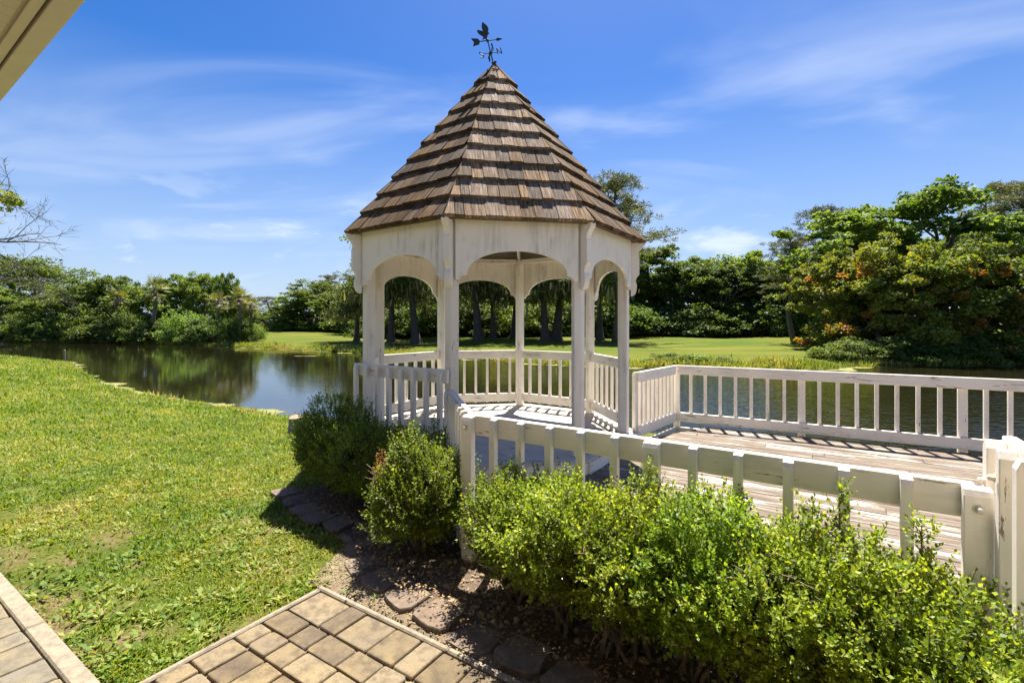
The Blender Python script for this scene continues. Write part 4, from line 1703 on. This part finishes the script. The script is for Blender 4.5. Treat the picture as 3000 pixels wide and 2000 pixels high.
def build_trees():
    k = 0

    def row(spec, fmt, name, cat_, group):
        nonlocal k
        spec = sorted(spec, key=lambda s: s[0])
        for i, (px, Y, top, wpx, kind, leaf) in enumerate(spec):
            k += 1
            plant(kind, name, cat_, fmt % ORD[i], wx(px, Y), Y, ztop(top, Y), wpx * Y / 1400.0 if wpx else None, leaf, group, k)
    # far shore on the left
    row([(-170, 70, 760, 360, 'oak', 'leaf_green'), (40, 70, 742, 340, 'oak', 'leaf_green')],
        'tall spreading tree on the far left shore, %s from the left', 'oak_tree', 'tree', 'tall trees at the left frame edge')
    row([(-20, 62.5, 835, 210, 'broad_a', 'leaf_green'), (110, 63, 868, 150, 'broad_b', 'leaf_green'), (190, 61, 838, 150, 'broad_c', 'leaf_green'), (268, 60, 818, 160, 'broad_a', 'leaf_green'), (340, 61, 808, 120, 'broad_b', 'leaf_dark'),
         (405, 59, 836, 140, 'broad_c', 'leaf_green'), (470, 58, 842, 120, 'broad_a', 'leaf_pale'), (535, 60, 806, 150, 'broad_b', 'leaf_pale'), (598, 58, 800, 120, 'broad_c', 'leaf_pale'), (662, 53, 800, 70, 'broad_b', 'leaf_green'), (700, 54, 868, 110, 'broad_c', 'leaf_dark')],
        'bushy green tree in the left far-shore thicket, %s from the left', 'shore_tree', 'tree', 'thicket on the far left shore')
    row([(345, 55.5, 832, None, 'palm', ''), (452, 53.2, 800, None, 'palm', ''), (640, 48.6, 846, None, 'palm', ''), (702, 47.6, 830, None, 'palm', ''), (735, 49.2, 862, None, 'palm', '')],
        'fan palm in the far shore thicket, %s palm from the left', 'fan_palm', 'palm', 'fan palms on the far shore')
    row([(30, 60.8, 930, 170, 'shrub_a', 'leaf_green'), (115, 60, 900, 150, 'shrub_b', 'leaf_green'), (190, 58.8, 925, 150, 'shrub_a', 'leaf_dark'), (262, 57.5, 885, 130, 'shrub_b', 'leaf_green'), (335, 56.4, 930, 160, 'shrub_a', 'leaf_dark'), (398, 55.6, 898, 120, 'shrub_b', 'leaf_green'),
         (470, 53.6, 935, 140, 'shrub_a', 'leaf_dark'), (545, 51.6, 905, 120, 'shrub_b', 'leaf_pale'), (600, 50.4, 930, 130, 'shrub_a', 'leaf_dark'), (685, 48.2, 915, 100, 'shrub_b', 'leaf_dark'), (740, 50, 948, 60, 'shrub_a', 'leaf_pale')],
        'dark undergrowth shrub at the far left waterline, %s from the left', 'shore_shrub', 'shrub', 'undergrowth at the far left waterline')
    # distance, through the gap
    row([(745, 175, 905, 60, 'broad_a', 'leaf_dark'), (705, 190, 915, 90, 'broad_b', 'leaf_dark'), (815, 180, 905, 80, 'broad_c', 'leaf_dark'), (650, 200, 915, 100, 'broad_a', 'leaf_dark'), (770, 195, 918, 70, 'broad_b', 'leaf_dark')],
        'tiny far tree beyond the fairway gap, %s from the left', 'far_tree', 'tree', 'far trees beyond the fairway gap')
    plant('pine_b', 'pine_tree', 'tree', 'small lone pine standing out against the sky above the fairway gap', wx(785, 150), 150, ztop(868, 150), 95 * 150 / 1400, '', 'pines', 71)
    # grove left of the gazebo
    row([(830, 96, 890, 110, 'broad_a', 'leaf_dark'), (880, 94, 860, 140, 'broad_b', 'leaf_green'), (940, 92, 822, 190, 'broad_c', 'leaf_green'), (1010, 88, 850, 190, 'broad_a', 'leaf_green'), (1070, 84, 815, 210, 'broad_b', 'leaf_green')],
        'rounded green tree in the grove left of the gazebo, %s from the left', 'grove_tree', 'tree', 'grove left of the gazebo')
    row([(850, 93, 935, 120, 'shrub_a', 'leaf_green'), (940, 90, 930, 140, 'shrub_b', 'leaf_green'), (1030, 86, 922, 160, 'shrub_a', 'leaf_green'), (1120, 82, 910, 180, 'shrub_b', 'leaf_green')],
        'low shrub at the foot of the grove left of the gazebo, %s from the left', 'grove_shrub', 'shrub', 'shrubs at the foot of the grove')
    plant('pine_a', 'pine_tree', 'tree', 'dark pine crown rising over the grove left of the gazebo', wx(955, 100), 100, ztop(802, 100), 110 * 100 / 1400, '', 'pines', 72)
    # mossy trees seen through the gazebo
    row([(1045, 48, 800, 170, 'cypress_b', ''), (1146, 45, 660, 210, 'cypress_a', ''), (1220, 44, 640, 260, 'cypress_b', ''), (1300, 54, 660, 220, 'cypress_a', ''), (1402, 45, 630, 280, 'cypress_b', ''), (1444, 47.5, 660, 180, 'cypress_a', ''),
         (1505, 52, 640, 230, 'cypress_b', ''), (1598, 44, 630, 240, 'cypress_a', ''), (1628, 46, 640, 300, 'cypress_b', ''), (1758, 46, 650, 190, 'cypress_a', '')],
        'dark moss-hung tree on the fairway seen through the gazebo, %s from the left', 'mossy_tree', 'tree', 'mossy trees behind the gazebo')
    plant('pine_b', 'pine_tree', 'tree', 'pine whose branches show just right of the gazebo roof', wx(1800, 44), 44, ztop(520, 44), 290 * 44 / 1400, '', 'pines', 75)
    # tree line behind
    row([(1130, 74, 800, 230, 'broad_c', 'leaf_green'), (1230, 72, 790, 230, 'broad_a', 'leaf_green'), (1330, 70, 780, 230, 'broad_b', 'leaf_green'), (1430, 70, 770, 230, 'broad_c', 'leaf_dark'), (1530, 68, 770, 230, 'broad_a', 'leaf_green'),
         (1630, 68, 765, 230, 'broad_b', 'leaf_green'), (1730, 66, 760, 230, 'broad_c', 'leaf_green'), (1820, 64, 740, 220, 'broad_a', 'leaf_green'), (1905, 64, 722, 230, 'tall_a', 'leaf_dark'), (1985, 62, 788, 200, 'broad_b', 'leaf_dark'),
         (2060, 63, 752, 220, 'broad_c', 'leaf_green'), (2120, 60, 775, 200, 'broad_a', 'leaf_dark'), (2190, 63, 742, 220, 'broad_b', 'leaf_green'), (2250, 60, 770, 200, 'broad_c', 'leaf_green'), (2330, 58, 765, 220, 'broad_a', 'leaf_green'),
         (2420, 57, 750, 230, 'broad_b', 'leaf_green'), (2520, 56, 740, 260, 'broad_c', 'leaf_green'), (2640, 56, 720, 260, 'tall_b', 'leaf_dark'), (2800, 56, 700, 280, 'tall_a', 'leaf_green'), (2960, 56, 700, 280, 'tall_b', 'leaf_dark')],
        'dense leafy tree in the line behind the fairway, %s from the left', 'tree_line_tree', 'tree', 'tree line behind the fairway')
    row([(px, 58.5 - 2.0 * (px > 2200) + (px % 3), 900 - (px * 7 % 40), 210, 'shrub_a' if i % 2 else 'shrub_b', ['leaf_dark', 'leaf_green', 'leaf_dark'][i % 3]) for i, px in enumerate(range(1150, 2500, 92))],
        'undergrowth shrub at the foot of the fairway tree line, %s from the left', 'edge_shrub', 'shrub', 'undergrowth along the fairway tree line')
    # right bank
    row([(2320, 41, 672, 170, 'pine_a', ''), (2420, 42, 606, 210, 'pine_b', ''), (2895, 54, 560, 170, 'pine_a', ''), (2985, 47, 525, 300, 'pine_b', '')],
        'tall pine on the right bank, %s pine from the left', 'pine_tree', 'tree', 'pines')
    row([(2520, 36, 606, 330, 'tall_b', 'leaf_green'), (2745, 35, 540, 370, 'tall_a', 'leaf_green')],
        'tall green tree rising over the right bank maples, %s from the left', 'tall_tree', 'tree', 'tall trees on the right bank')
    row([(2455, 31.5, 742, 230, 'maple_a', 'leaf_maple'), (2575, 29, 690, 270, 'maple_b', 'leaf_maple'), (2715, 28.2, 735, 300, 'maple_a', 'leaf_maple'), (2850, 28.4, 690, 270, 'maple_b', 'leaf_green'), (2985, 28.4, 755, 290, 'maple_b', 'leaf_maple'), (3090, 29.5, 700, 300, 'maple_a', 'leaf_maple')],
        'bushy maple with orange leaf tips on the right bank, %s from the left', 'maple_tree', 'tree', 'maples on the right bank')
    row([(2430, 26.6, 1005, 110, 'shrub_c', 'leaf_green'), (2540, 26.4, 985, 170, 'shrub_b', 'leaf_dark'), (2660, 26.4, 985, 190, 'shrub_a', 'leaf_dark'), (2790, 26.6, 985, 190, 'shrub_b', 'leaf_dark'), (2920, 26.8, 990, 180, 'shrub_a', 'leaf_dark')],
        'dark bank shrub under the maples at the right waterline, %s from the left', 'bank_shrub', 'shrub', 'shrubs under the right bank maples')
    row([(1905, 25.4, 1046, 70, 'shrub_c', 'leaf_pale'), (1960, 25.3, 1034, 110, 'shrub_c', 'leaf_green'), (2040, 25.2, 1036, 110, 'shrub_c', 'leaf_pale'), (2105, 25.2, 1046, 90, 'shrub_c', 'leaf_green')],
        'low leafy shrub on the far bank above the deck corner, %s from the left', 'low_bank_shrub', 'shrub', 'low shrubs on the far bank')


build_trees()


# ------------------------------------------------------------------ bare tree leaning in from the left
def build_bare_tree():
    r = np.random.default_rng(77)
    mb = MB()
    x0, y0 = -16.2, 11.6
    z0 = tz1(x0, y0)
    base = np.array([x0, y0, z0])
    t = thing('bare_tree', tuple(base), 'nearly bare tree reaching thin branches into the left frame edge', 'tree')
    trunk = [base + np.array([0, 0, -0.3]), base + np.array([0.1, 0, 0.9]), base + np.array([0.35, 0.05, 2.0]), base + np.array([0.8, 0.1, 3.2]), base + np.array([1.2, 0.1, 4.5]), base + np.array([1.4, 0.2, 5.8])]
    mb.tube([Vector(p) for p in trunk], [0.28, 0.22, 0.19, 0.15, 0.10, 0.04], 8)
    tips = []

    def grow(p, d, L, rad, lev):
        n = max(4, int(L / 0.28))
        pts, rr = [p], [rad]
        d = d / np.linalg.norm(d)
        for i in range(n):
            d = d + r.normal(0, 0.16, 3) + np.array([0, 0, 0.02 if lev == 0 else -0.005])
            d = d / np.linalg.norm(d)
            p = p + d * (L / n)
            pts.append(p)
            rr.append(rad * (1 - 0.85 * (i + 1) / n))
        mb.tube([Vector(q) for q in pts], rr, 5 if lev < 2 else 4)
        if lev < 3:
            m = [7, 5, 4][lev]
            for i in range(m):
                f = r.uniform(0.25, 0.98)
                q = pts[int(f * n)]
                side_ = np.cross(d, r.normal(0, 1, 3))
                side_ /= np.linalg.norm(side_)
                dd = d * r.uniform(0.5, 0.9) + side_ * r.uniform(0.5, 0.9)
                grow(q, dd, L * r.uniform(0.28, 0.52), max(0.005, rad * 0.42 * (1 - 0.5 * f)), lev + 1)
        else:
            tips.append(pts[-1])
    for (k, d, L, rad) in ((2, (1, 0.10, 0.26), 3.9, 0.06), (3, (1, 0.05, 0.08), 3.6, 0.06), (3, (1, 0.2, 0.30), 3.4, 0.055), (4, (1, -0.05, 0.02), 3.2, 0.05), (4, (0.8, 0.3, 0.35), 2.6, 0.045), (5, (0.5, -0.2, 0.8), 2.2, 0.03),
                           (2, (1, 0.3, 0.04), 3.3, 0.05), (4, (-1, 0.2, 0.6), 3.0, 0.05)):
        grow(trunk[k], np.array(d, float), L, rad, 0)
    piece('trunk', mb, 'bare', t, smooth=True)
    # a few remaining leaf tufts
    C = np.array([(wx(28, 11.6), 11.6, ztop(582, 11.6)), (wx(-30, 11.7), 11.7, ztop(560, 11.7)), (wx(8, 11.5), 11.5, ztop(598, 11.5)), (wx(-80, 11.6), 11.6, ztop(640, 11.6)), (wx(45, 11.6), 11.6, ztop(590, 11.6))])
    V, F = clump_leaves(r, C, np.array([0.20, 0.45, 0.25, 0.5, 0.13]), 170, 0.075, 0.045)
    o = link_mesh('leaf_tufts', np_mesh('leaf_tufts', V - base, F), 'leaf_maple', t)


build_bare_tree()


# ------------------------------------------------------------------ boxwood shrubs
def build_boxwood(idx, x, y, R, H, label, seed, nsprig=1500, brown=None, sprouts=()):
    r = np.random.default_rng(seed)
    z = tz1(x, y)
    t = thing('boxwood_shrub', (x, y, z), label, 'shrub', 'boxwood shrubs along the walkway')
    mb = MB()
    # lumpy target shell
    nl = 20
    LD = rand_dir(r, nl, -0.25)
    LA = r.uniform(0.08, 0.48, nl)

    def shell(D):
        k = np.zeros(len(D))
        for i in range(nl):
            k = np.maximum(k, LA[i] * np.exp(-((1 - D @ LD[i]) / 0.07)))
        return 0.76 + k
    zc = H * (0.48 if idx < 4 else 0.55)
    # stems
    tips = []
    nst = 13
    for i in range(nst):
        d = rand_dir(r, 1, 0.05)[0]
        tip = np.array([d[0] * R * 0.75, d[1] * R * 0.75, zc + d[2] * (H - zc) * 0.7])
        b = np.array([r.normal(0, 0.04), r.normal(0, 0.04), -0.02])
        pts = limb(r, mb, b, tip, 0.013, 0.005, 6, 0.3, 5)
        for p in pts[2:]:
            for q in range(3):
                d2 = unit((rand_dir(r, 1, -0.3) + (p - np.array([0, 0, zc * 0.6])) * 1.2))[0]
                e = p + d2 * r.uniform(0.08, 0.22)
                limb(r, mb, p, e, 0.005, 0.002, 3, 0.3, 4)
    # sprigs
    n = nsprig
    D = rand_dir(r, n, -0.8 if idx < 4 else -0.6)
    S = shell(D)
    f = r.uniform(0.0, 1.0, n)
    f = 1 - 0.40 * f ** 1.9
    P = np.stack([D[:, 0] * R, D[:, 1] * R, D[:, 2] * np.where(D[:, 2] > 0, H - zc, zc * 0.80)], 1) * (S * f)[:, None] + np.array([0, 0, zc])
    keep = P[:, 2] > (0.05 if idx < 4 else 0.09) + 0.1 * r.uniform(0, 1, n)
    low = (P[:, 2] < 0.42 * H) & (r.uniform(0, 1, n) < (0.12 if idx < 4 else 0.40))
    keep &= ~low
    P, D, f = P[keep], D[keep], f[keep]
    ax = unit(D * 0.7 + np.array([0, 0, 0.65]) + r.normal(0, 0.28, D.shape))
    SL = r.uniform(0.05, 0.12, len(P)) * np.where(r.uniform(0, 1, len(P)) < 0.12, 1.6, 1.0)
    ns_ = 26
    SD = rand_dir(r, ns_, 0.15)
    SS = shell(SD)
    ep, ea = [], []
    for i in range(ns_):
        p0 = np.array([SD[i, 0] * R, SD[i, 1] * R, SD[i, 2] * (H - zc)]) * SS[i] * 0.95 + np.array([0, 0, zc])
        d0 = SD[i] * 0.6 + np.array([0, 0, 0.8]) + r.normal(0, 0.15, 3)
        d0 /= np.linalg.norm(d0)
        ln_ = r.uniform(0.03, 0.12)
        for q in range(6):
            ep.append(p0 + d0 * ln_ * q / 5 + r.normal(0, 0.012, 3))
            ea.append(d0 + r.normal(0, 0.45, 3))
    P = np.concatenate([P, np.array(ep)])
    ax = np.concatenate([ax, unit(np.array(ea))])
    SL = np.concatenate([SL, r.uniform(0.04, 0.07, len(ep))])
    if len(sprouts):
        ex = np.array([s[0:3] for s in sprouts], float)
        P = np.concatenate([P, ex])
        ax = np.concatenate([ax, unit(np.array([s[3:6] for s in sprouts], float))])
        SL = np.concatenate([SL, np.array([s[6] for s in sprouts])])
    pairs = 5
    PP, AA, NN, LL, side_id = [], [], [], [], []
    any_ = unit(np.cross(ax, r.normal(0, 1, ax.shape)))
    oth = np.cross(ax, any_)
    for q in range(pairs):
        h = (q + 0.6) / pairs
        base = P + ax * (SL * h)[:, None]
        e = any_ if q % 2 == 0 else oth
        for s_ in (1, -1):
            PP.append(base)
            AA.append(e * s_ * (0.95 - 0.45 * h) + ax * (0.45 + 0.5 * h) + r.normal(0, 0.16, ax.shape))
            NN.append(ax * 0.8 - e * s_ * 0.4 + np.array([0, 0, 0.55]) + r.normal(0, 0.22, ax.shape))
            LL.append(r.uniform(0.016, 0.031, len(P)) * (1.08 - 0.3 * h))
    PP, AA, NN, LL = map(np.concatenate, (PP, AA, NN, LL))
    V, F = leaves(PP, AA, NN, LL, LL * 0.60, 0.12)
    o = link_mesh('foliage', np_mesh('foliage', V, F), 'boxwood', t)
    for i in r.choice(len(P), min(260, len(P)), replace=False):
        mb.tube([Vector(P[i] - ax[i] * 0.05), Vector(P[i] + ax[i] * SL[i])], [0.0028, 0.0012], 4, False)
    groups = {}
    for s in sprouts:
        groups.setdefault(s[7], []).append(s)
    for gkey, gs in groups.items():
        cx, cy = np.mean([g[0] for g in gs]), np.mean([g[1] for g in gs])
        zt_ = max(g[2] for g in gs)
        mb.tube([Vector((cx * 0.7, cy * 0.7, 0.45)), Vector((cx * 0.95, cy * 0.95, 0.6)), Vector((cx, cy, zt_))], [0.006, 0.005, 0.002], 5, False)
        for g in gs:
            mb.tube([Vector((cx, cy, g[2] - 0.02)), Vector(g[0:3])], [0.002, 0.0015], 4, False)
    so = link_mesh('stem', mb.mesh('stem', True), 'twig', t)
    if brown is not None:
        n = 130
        P = np.array(brown) - np.array([x, y, z]) + r.normal(0, 1, (n, 3)) * np.array([0.022, 0.03, 0.055])
        V, F = leaves(P, rand_dir(r, n), rand_dir(r, n), r.uniform(0.014, 0.024, n), r.uniform(0.008, 0.013, n), 0.2)
        tag(link_mesh('dry_twig', np_mesh('dry_twig', V, F), 'boxwood_brown', t), 'dry orange-brown leaves', kind='stuff')
    return t


def sprout(n, cx, cy, z, h, seed):
    """a tall leggy shoot: stacked sprigs along a stem"""
    r = np.random.default_rng(seed)
    out = []
    for i in range(n):
        f = (i + 0.5) / n
        a = r.uniform(0, 6.28)
        out.append((cx + r.normal(0, 0.035) * (1.2 - f), cy + r.normal(0, 0.02), z + h * f, 0.6 * math.cos(a), 0.6 * math.sin(a), 0.8, r.uniform(0.05, 0.085), seed))
    return out


BOX = [
    (-1.85, 5.02, 0.46, 0.90, 'darker boxwood shrub at the left end of the row, beside the gazebo corner', 2600, None, ()),
    (-1.38, 4.60, 0.48, 0.74, 'shaded boxwood shrub below the gazebo side railing', 2000, None, ()),
    (-0.88, 4.28, 0.44, 0.74, 'dark green boxwood shrub against the short railing by the gazebo', 2000, None, ()),
    (-0.66, 3.52, 0.40, 0.80, 'sunlit boxwood shrub with a dry orange twig left of the railing corner post', 2600, (-0.93, 3.38, 0.67), ()),
    (0.05, 2.92, 0.30, 0.73, 'boxwood shrub just right of the railing corner post', 2000, None, ()),
    (0.30, 2.64, 0.38, 0.80, 'boxwood in front of the near railing, second right of the corner post', 2300, None, ()),
    (0.60, 2.42, 0.40, 0.81, 'boxwood in front of the near railing, third right of the corner post', 2600, None, ()),
    (0.90, 2.19, 0.42, 0.82, 'boxwood in front of the near railing, fourth right of the corner post', 2600, None, ()),
    (1.20, 1.97, 0.42, 0.80, 'boxwood with a tall leggy shoot before the near railing end', 2600, None, sprout(20, 0.10, 0.10, 0.68, 0.22, 5) + sprout(24, 0.22, 0.12, 0.68, 0.30, 6)),
    (1.48, 1.72, 0.38, 0.72, 'boxwood beside the tall newel posts at the right edge, with one upright shoot', 2600, None, sprout(34, 0.10, 0.12, 0.62, 0.30, 7)),
    (1.55, 1.42, 0.33, 0.60, 'boxwood cut off by the lower right frame corner', 1500, None, ()),
]
for i, (x, y, R, H, lab, ns, br, sp) in enumerate(BOX):
    build_boxwood(i, x, y, R, H, lab, 100 + i, ns, br, sp)


# ------------------------------------------------------------------ lawn blades, bank grass, duckweed, small things by the water
def in_bed(x, y):
    bx = np.array([b[0] for b in BLOCKS])
    by = np.array([b[1] for b in BLOCKS])
    # right of the block row
    xi = np.interp(-y, -by[::1], bx)
    return (x > xi - 0.14) & (y < by[0] + 0.05) & (y > 0.8)


def build_grass():
    r = np.random.default_rng(8)
    n = 330000
    Y = np.exp(r.uniform(math.log(2.0), math.log(34.0), n))
    X = (r.uniform(-150, 1420, n) - 1500) / 1400 * Y
    d = pond_sd(X, Y)
    ok = (d > 0.12) & ~in_patio(X, Y, 0.01) & ~in_bed(X, Y)
    gd = np.hypot(X - GC[0], Y - GC[1])
    ok &= gd > 1.8
    ok &= ~((Y < 5.2) & (X > -0.9))
    # the gravel next to the paving corner is bare
    a = (X - PV0[0]) * E1[0] + (Y - PV0[1]) * E1[1]
    ok &= ~((a > 0.0) & (Y < 3.35) & (r.uniform(0, 1, n) < 0.97))
    thin = 0.5 + 0.5 * np.sin(X * 2.7 + 1.3 * np.sin(Y * 2.1)) * np.sin(Y * 3.3 + X * 1.1)
    ok &= r.uniform(0, 1, n) < np.where(Y < 4.5, 0.45 + 0.75 * thin, 0.75 + 0.4 * thin)
    b_ = (X - PV0[0]) * E2[0] + (Y - PV0[1]) * E2[1]
    dpat = np.where(b_ < 1.06, np.maximum(-a, 0) + 0 * b_, 0)
    dpat = np.minimum(np.abs(dpat), np.abs(1.06 - b_))
    spot = np.sin(X * 5.1 + 2 * np.sin(Y * 3.7)) * np.sin(Y * 6.3 + 1.5 * np.sin(X * 4.1))
    bare = (dpat < 0.8) & (spot > -0.3 + dpat * 1.25) | (spot > 0.84) & (Y < 6)
    ok &= ~(bare & (r.uniform(0, 1, n) < 0.82))
    X, Y = X[ok], Y[ok]
    n = len(X)
    Z = tz(X, Y)
    tuft = 0.5 + 0.5 * np.sin(X * 9.7 + 3 * np.sin(Y * 4.3)) * np.sin(Y * 11.3 + 2.5 * np.sin(X * 5.9))
    sc = (0.55 + 0.15 * Y) * (0.75 + 0.6 * tuft)
    L = r.uniform(0.020, 0.052, n) * np.minimum(sc, 3.6)
    W = r.uniform(0.005, 0.0105, n) * np.minimum(sc, 4.0)
    broad = r.uniform(0, 1, n) < 0.3
    W = np.where(broad, W * 1.9, W)
    L = np.where(broad, L * 0.7, L)
    A = np.stack([r.normal(0, 0.75, n), r.normal(0, 0.75, n), np.abs(r.normal(0.55, 0.3, n)) + 0.1], 1)
    N = np.stack([r.normal(0, 0.5, n), r.normal(0, 0.5, n), np.ones(n)], 1)
    V, F = leaves(np.stack([X, Y, Z - 0.004], 1), A, N, L, W, 0.1)
    # broad-leaved weeds in rosettes
    m = 420
    wy = np.exp(r.uniform(math.log(2.3), math.log(9.0), m))
    wx_ = (r.uniform(0, 1150, m) - 1500) / 1400 * wy
    okw = ~in_patio(wx_, wy, 0.05) & ~in_bed(wx_, wy) & (pond_sd(wx_, wy) > 0.4) & (np.hypot(wx_ - GC[0], wy - GC[1]) > 2.0)
    wx_, wy = wx_[okw], wy[okw]
    idw = np.repeat(np.arange(len(wx_)), 16)
    an = r.uniform(0, 6.28, len(idw))
    rr = np.abs(r.normal(0, 0.05, len(idw)))
    PX, PY = wx_[idw] + rr * np.cos(an), wy[idw] + rr * np.sin(an)
    Aw = np.stack([np.cos(an), np.sin(an), r.uniform(0.1, 0.9, len(idw))], 1)
    Vw, Fw = leaves(np.stack([PX, PY, tz(PX, PY) + r.uniform(0, 0.02, len(idw))], 1), Aw, np.tile([0, 0, 1.0], (len(idw), 1)) + r.normal(0, 0.25, (len(idw), 3)),
                    r.uniform(0.03, 0.06, len(idw)), r.uniform(0.012, 0.026, len(idw)), 0.1)
    V, F = cat([(V, F), (Vw, Fw)])
    o = link_mesh('grass', np_mesh('grass', V, F), 'grass')
    tag(o, 'short green lawn grass sloping down to the pond', 'grass', kind='stuff')
    # taller growth along both banks
    pts = []
    for i in range(len(POND)):
        a, b = np.array(POND[i], float), np.array(POND[(i + 1) % len(POND)], float)
        Ls = np.linalg.norm(b - a)
        m_ = (a + b) / 2
        far_side = m_[1] > 22 and i > 16
        dens = 46 if far_side and -16 < m_[0] < 20 else (26 if far_side else 4)
        k = int(Ls * dens)
        if m_[0] < -64 or m_[0] > 30 or k < 1:
            continue
        f = r.uniform(0, 1, k)
        nx, ny = (b - a)[1] / Ls, -(b - a)[0] / Ls
        off = np.abs(r.normal(0.3, 0.75 if far_side else 0.15, k)) - 0.1
        q = a + (b - a) * f[:, None] + np.array([nx, ny]) * off[:, None]
        pts.append(np.column_stack([q, np.full(k, 1.0 if far_side else 0.45)]))
    Q = np.concatenate(pts)
    d = pond_sd(Q[:, 0], Q[:, 1])
    Q = Q[d > -0.15]
    rep = np.repeat(np.arange(len(Q)), 6)
    X = Q[rep, 0] + r.normal(0, 0.10, len(rep))
    Y = Q[rep, 1] + r.normal(0, 0.10, len(rep))
    n = len(X)
    patch = 0.5 + 0.5 * np.sin(X * 0.8 + 0.7) * np.sin(X * 0.37 + Y * 0.2)
    A = np.stack([r.normal(0, 0.4, n), r.normal(0, 0.4, n), np.ones(n)], 1)
    L = r.uniform(0.15, 0.45, n) * Q[rep, 2] * (0.45 + 0.9 * patch)
    V, F = leaves(np.stack([X, Y, np.maximum(tz(X, Y), WATER_Z) - 0.02], 1), A, r.normal(0, 1, (n, 3)), L, L * 0.11 + 0.02)
    o = link_mesh('bank_grass', np_mesh('bank_grass', V, F), 'reed')
    tag(o, 'rough tall grass and reeds along the pond banks', 'grass', kind='stuff')


build_grass()


def build_duckweed():
    r = np.random.default_rng(15)
    V, F = [], []

    def blob(cx, cy, rx, ry, ang=0.0):
        k = 18
        o = len(V)
        V.append((cx, cy, WATER_Z + 0.006))
        ph = r.uniform(0, 6.28, 3)
        for i in range(k):
            t = 2 * math.pi * i / k
            m_ = 1 + 0.22 * math.sin(2 * t + ph[0]) + 0.16 * math.sin(3 * t + ph[1]) + 0.12 * math.sin(5 * t + ph[2])
            x, y = rx * m_ * math.cos(t), ry * m_ * math.sin(t)
            V.append((cx + x * math.cos(ang) - y * math.sin(ang), cy + x * math.sin(ang) + y * math.cos(ang), WATER_Z + 0.006))
        for i in range(k):
            F.append((o, o + 1 + i, o + 1 + (i + 1) % k))
    def ribbon(pts, w0, w1, seed):
        q = np.random.default_rng(seed)
        ph = q.uniform(0, 6.28, 6)
        P = np.array(pts, float)
        seg = np.linalg.norm(np.diff(P, axis=0), axis=1)
        cum = np.concatenate([[0], np.cumsum(seg)])
        step = 0.12 if w1 < 0.8 else 0.3
        o = len(V)
        ss = np.arange(0, cum[-1], step)
        for i, d_ in enumerate(ss):
            k = min(len(seg) - 1, int(np.searchsorted(cum, d_, 'right') - 1))
            f = (d_ - cum[k]) / seg[k]
            c = P[k] * (1 - f) + P[k + 1] * f
            t = (P[k + 1] - P[k]) / seg[k]
            n_ = np.array([-t[1], t[0]])
            g = 0.5 + 0.5 * math.sin(d_ * 0.9 + ph[0] + 1.3 * math.sin(d_ * 0.31 + ph[1]))
            g *= 0.6 + 0.4 * math.sin(d_ * 3.1 + ph[2])
            w = max(0.0, w0 + (w1 - w0) * g + q.normal(0, 0.12 * w1))
            sl = 0.35 * w
            V.append((c[0] - n_[0] * 0.7, c[1] - n_[1] * 0.7, WATER_Z + 0.005))
            V.append((c[0] + n_[0] * w + t[0] * sl, c[1] + n_[1] * w + t[1] * sl, WATER_Z + 0.005))
            if i:
                F.append((o + 2 * i - 2, o + 2 * i, o + 2 * i + 1))
                F.append((o + 2 * i - 2, o + 2 * i + 1, o + 2 * i - 1))
    ribbon(POND[2:9], -0.05, 0.55, 1)
    ribbon(POND[17:33], 0.0, 0.9, 2)
    ribbon(POND[23:30], 0.1, 0.8, 3)
    for px, py, w in ((880, 1043, 0.5), (905, 1043, 0.6), (700, 1025, 0.4), (2230, 1078, 1.2), (2420, 1084, 0.9), (2620, 1074, 1.0), (2750, 1073, 0.8)):
        Y = 1400 * (CAM_H - WATER_Z) / (py - 947)
        blob(wx(px, Y), Y, w, 0.22)
    o = link_mesh('duckweed', np_mesh('duckweed', np.array(V), np.array(F)), 'duckweed')
    tag(o, 'yellow-green duckweed floating along the pond edges', 'duckweed', kind='stuff')


build_duckweed()


def build_small_things():
    # sawn stump on the lawn
    x, y = wx(868, 8.3), 8.3
    z = tz1(x, y)
    s = thing('tree_stump', (x, y, z), 'low sawn wooden stump on the lawn left of the dark boxwood', 'stump')
    mb = MB().tube([(x, y, z - 0.1), (x, y, z + 0.02), (x - 0.01, y, z + 0.15), (x - 0.015, y, z + 0.265)], [0.15, 0.135, 0.115, 0.11], 12)
    piece('bark', mb, 'grey_wood', s)
    mb = MB().tube([(x - 0.015, y, z + 0.2655), (x - 0.015, y - 0.004, z + 0.28)], [0.104, 0.100], 12)
    piece('cut_face', mb, 'cut_wood', s)
    # grey stake in the water
    Y = 1400 * 2.25 / (1056 - 947)
    x = wx(189, Y)
    mb = MB().tube([(x, Y, WATER_Z - 0.5), (x, Y, WATER_Z + 0.62), (x, Y, WATER_Z + 0.66)], [0.05, 0.05, 0.02], 8)
    tag(piece('water_stake', mb, 'grey_wood'), 'thin grey stake standing in the pond near the left bank', 'stake')


build_small_things()


build_litter()
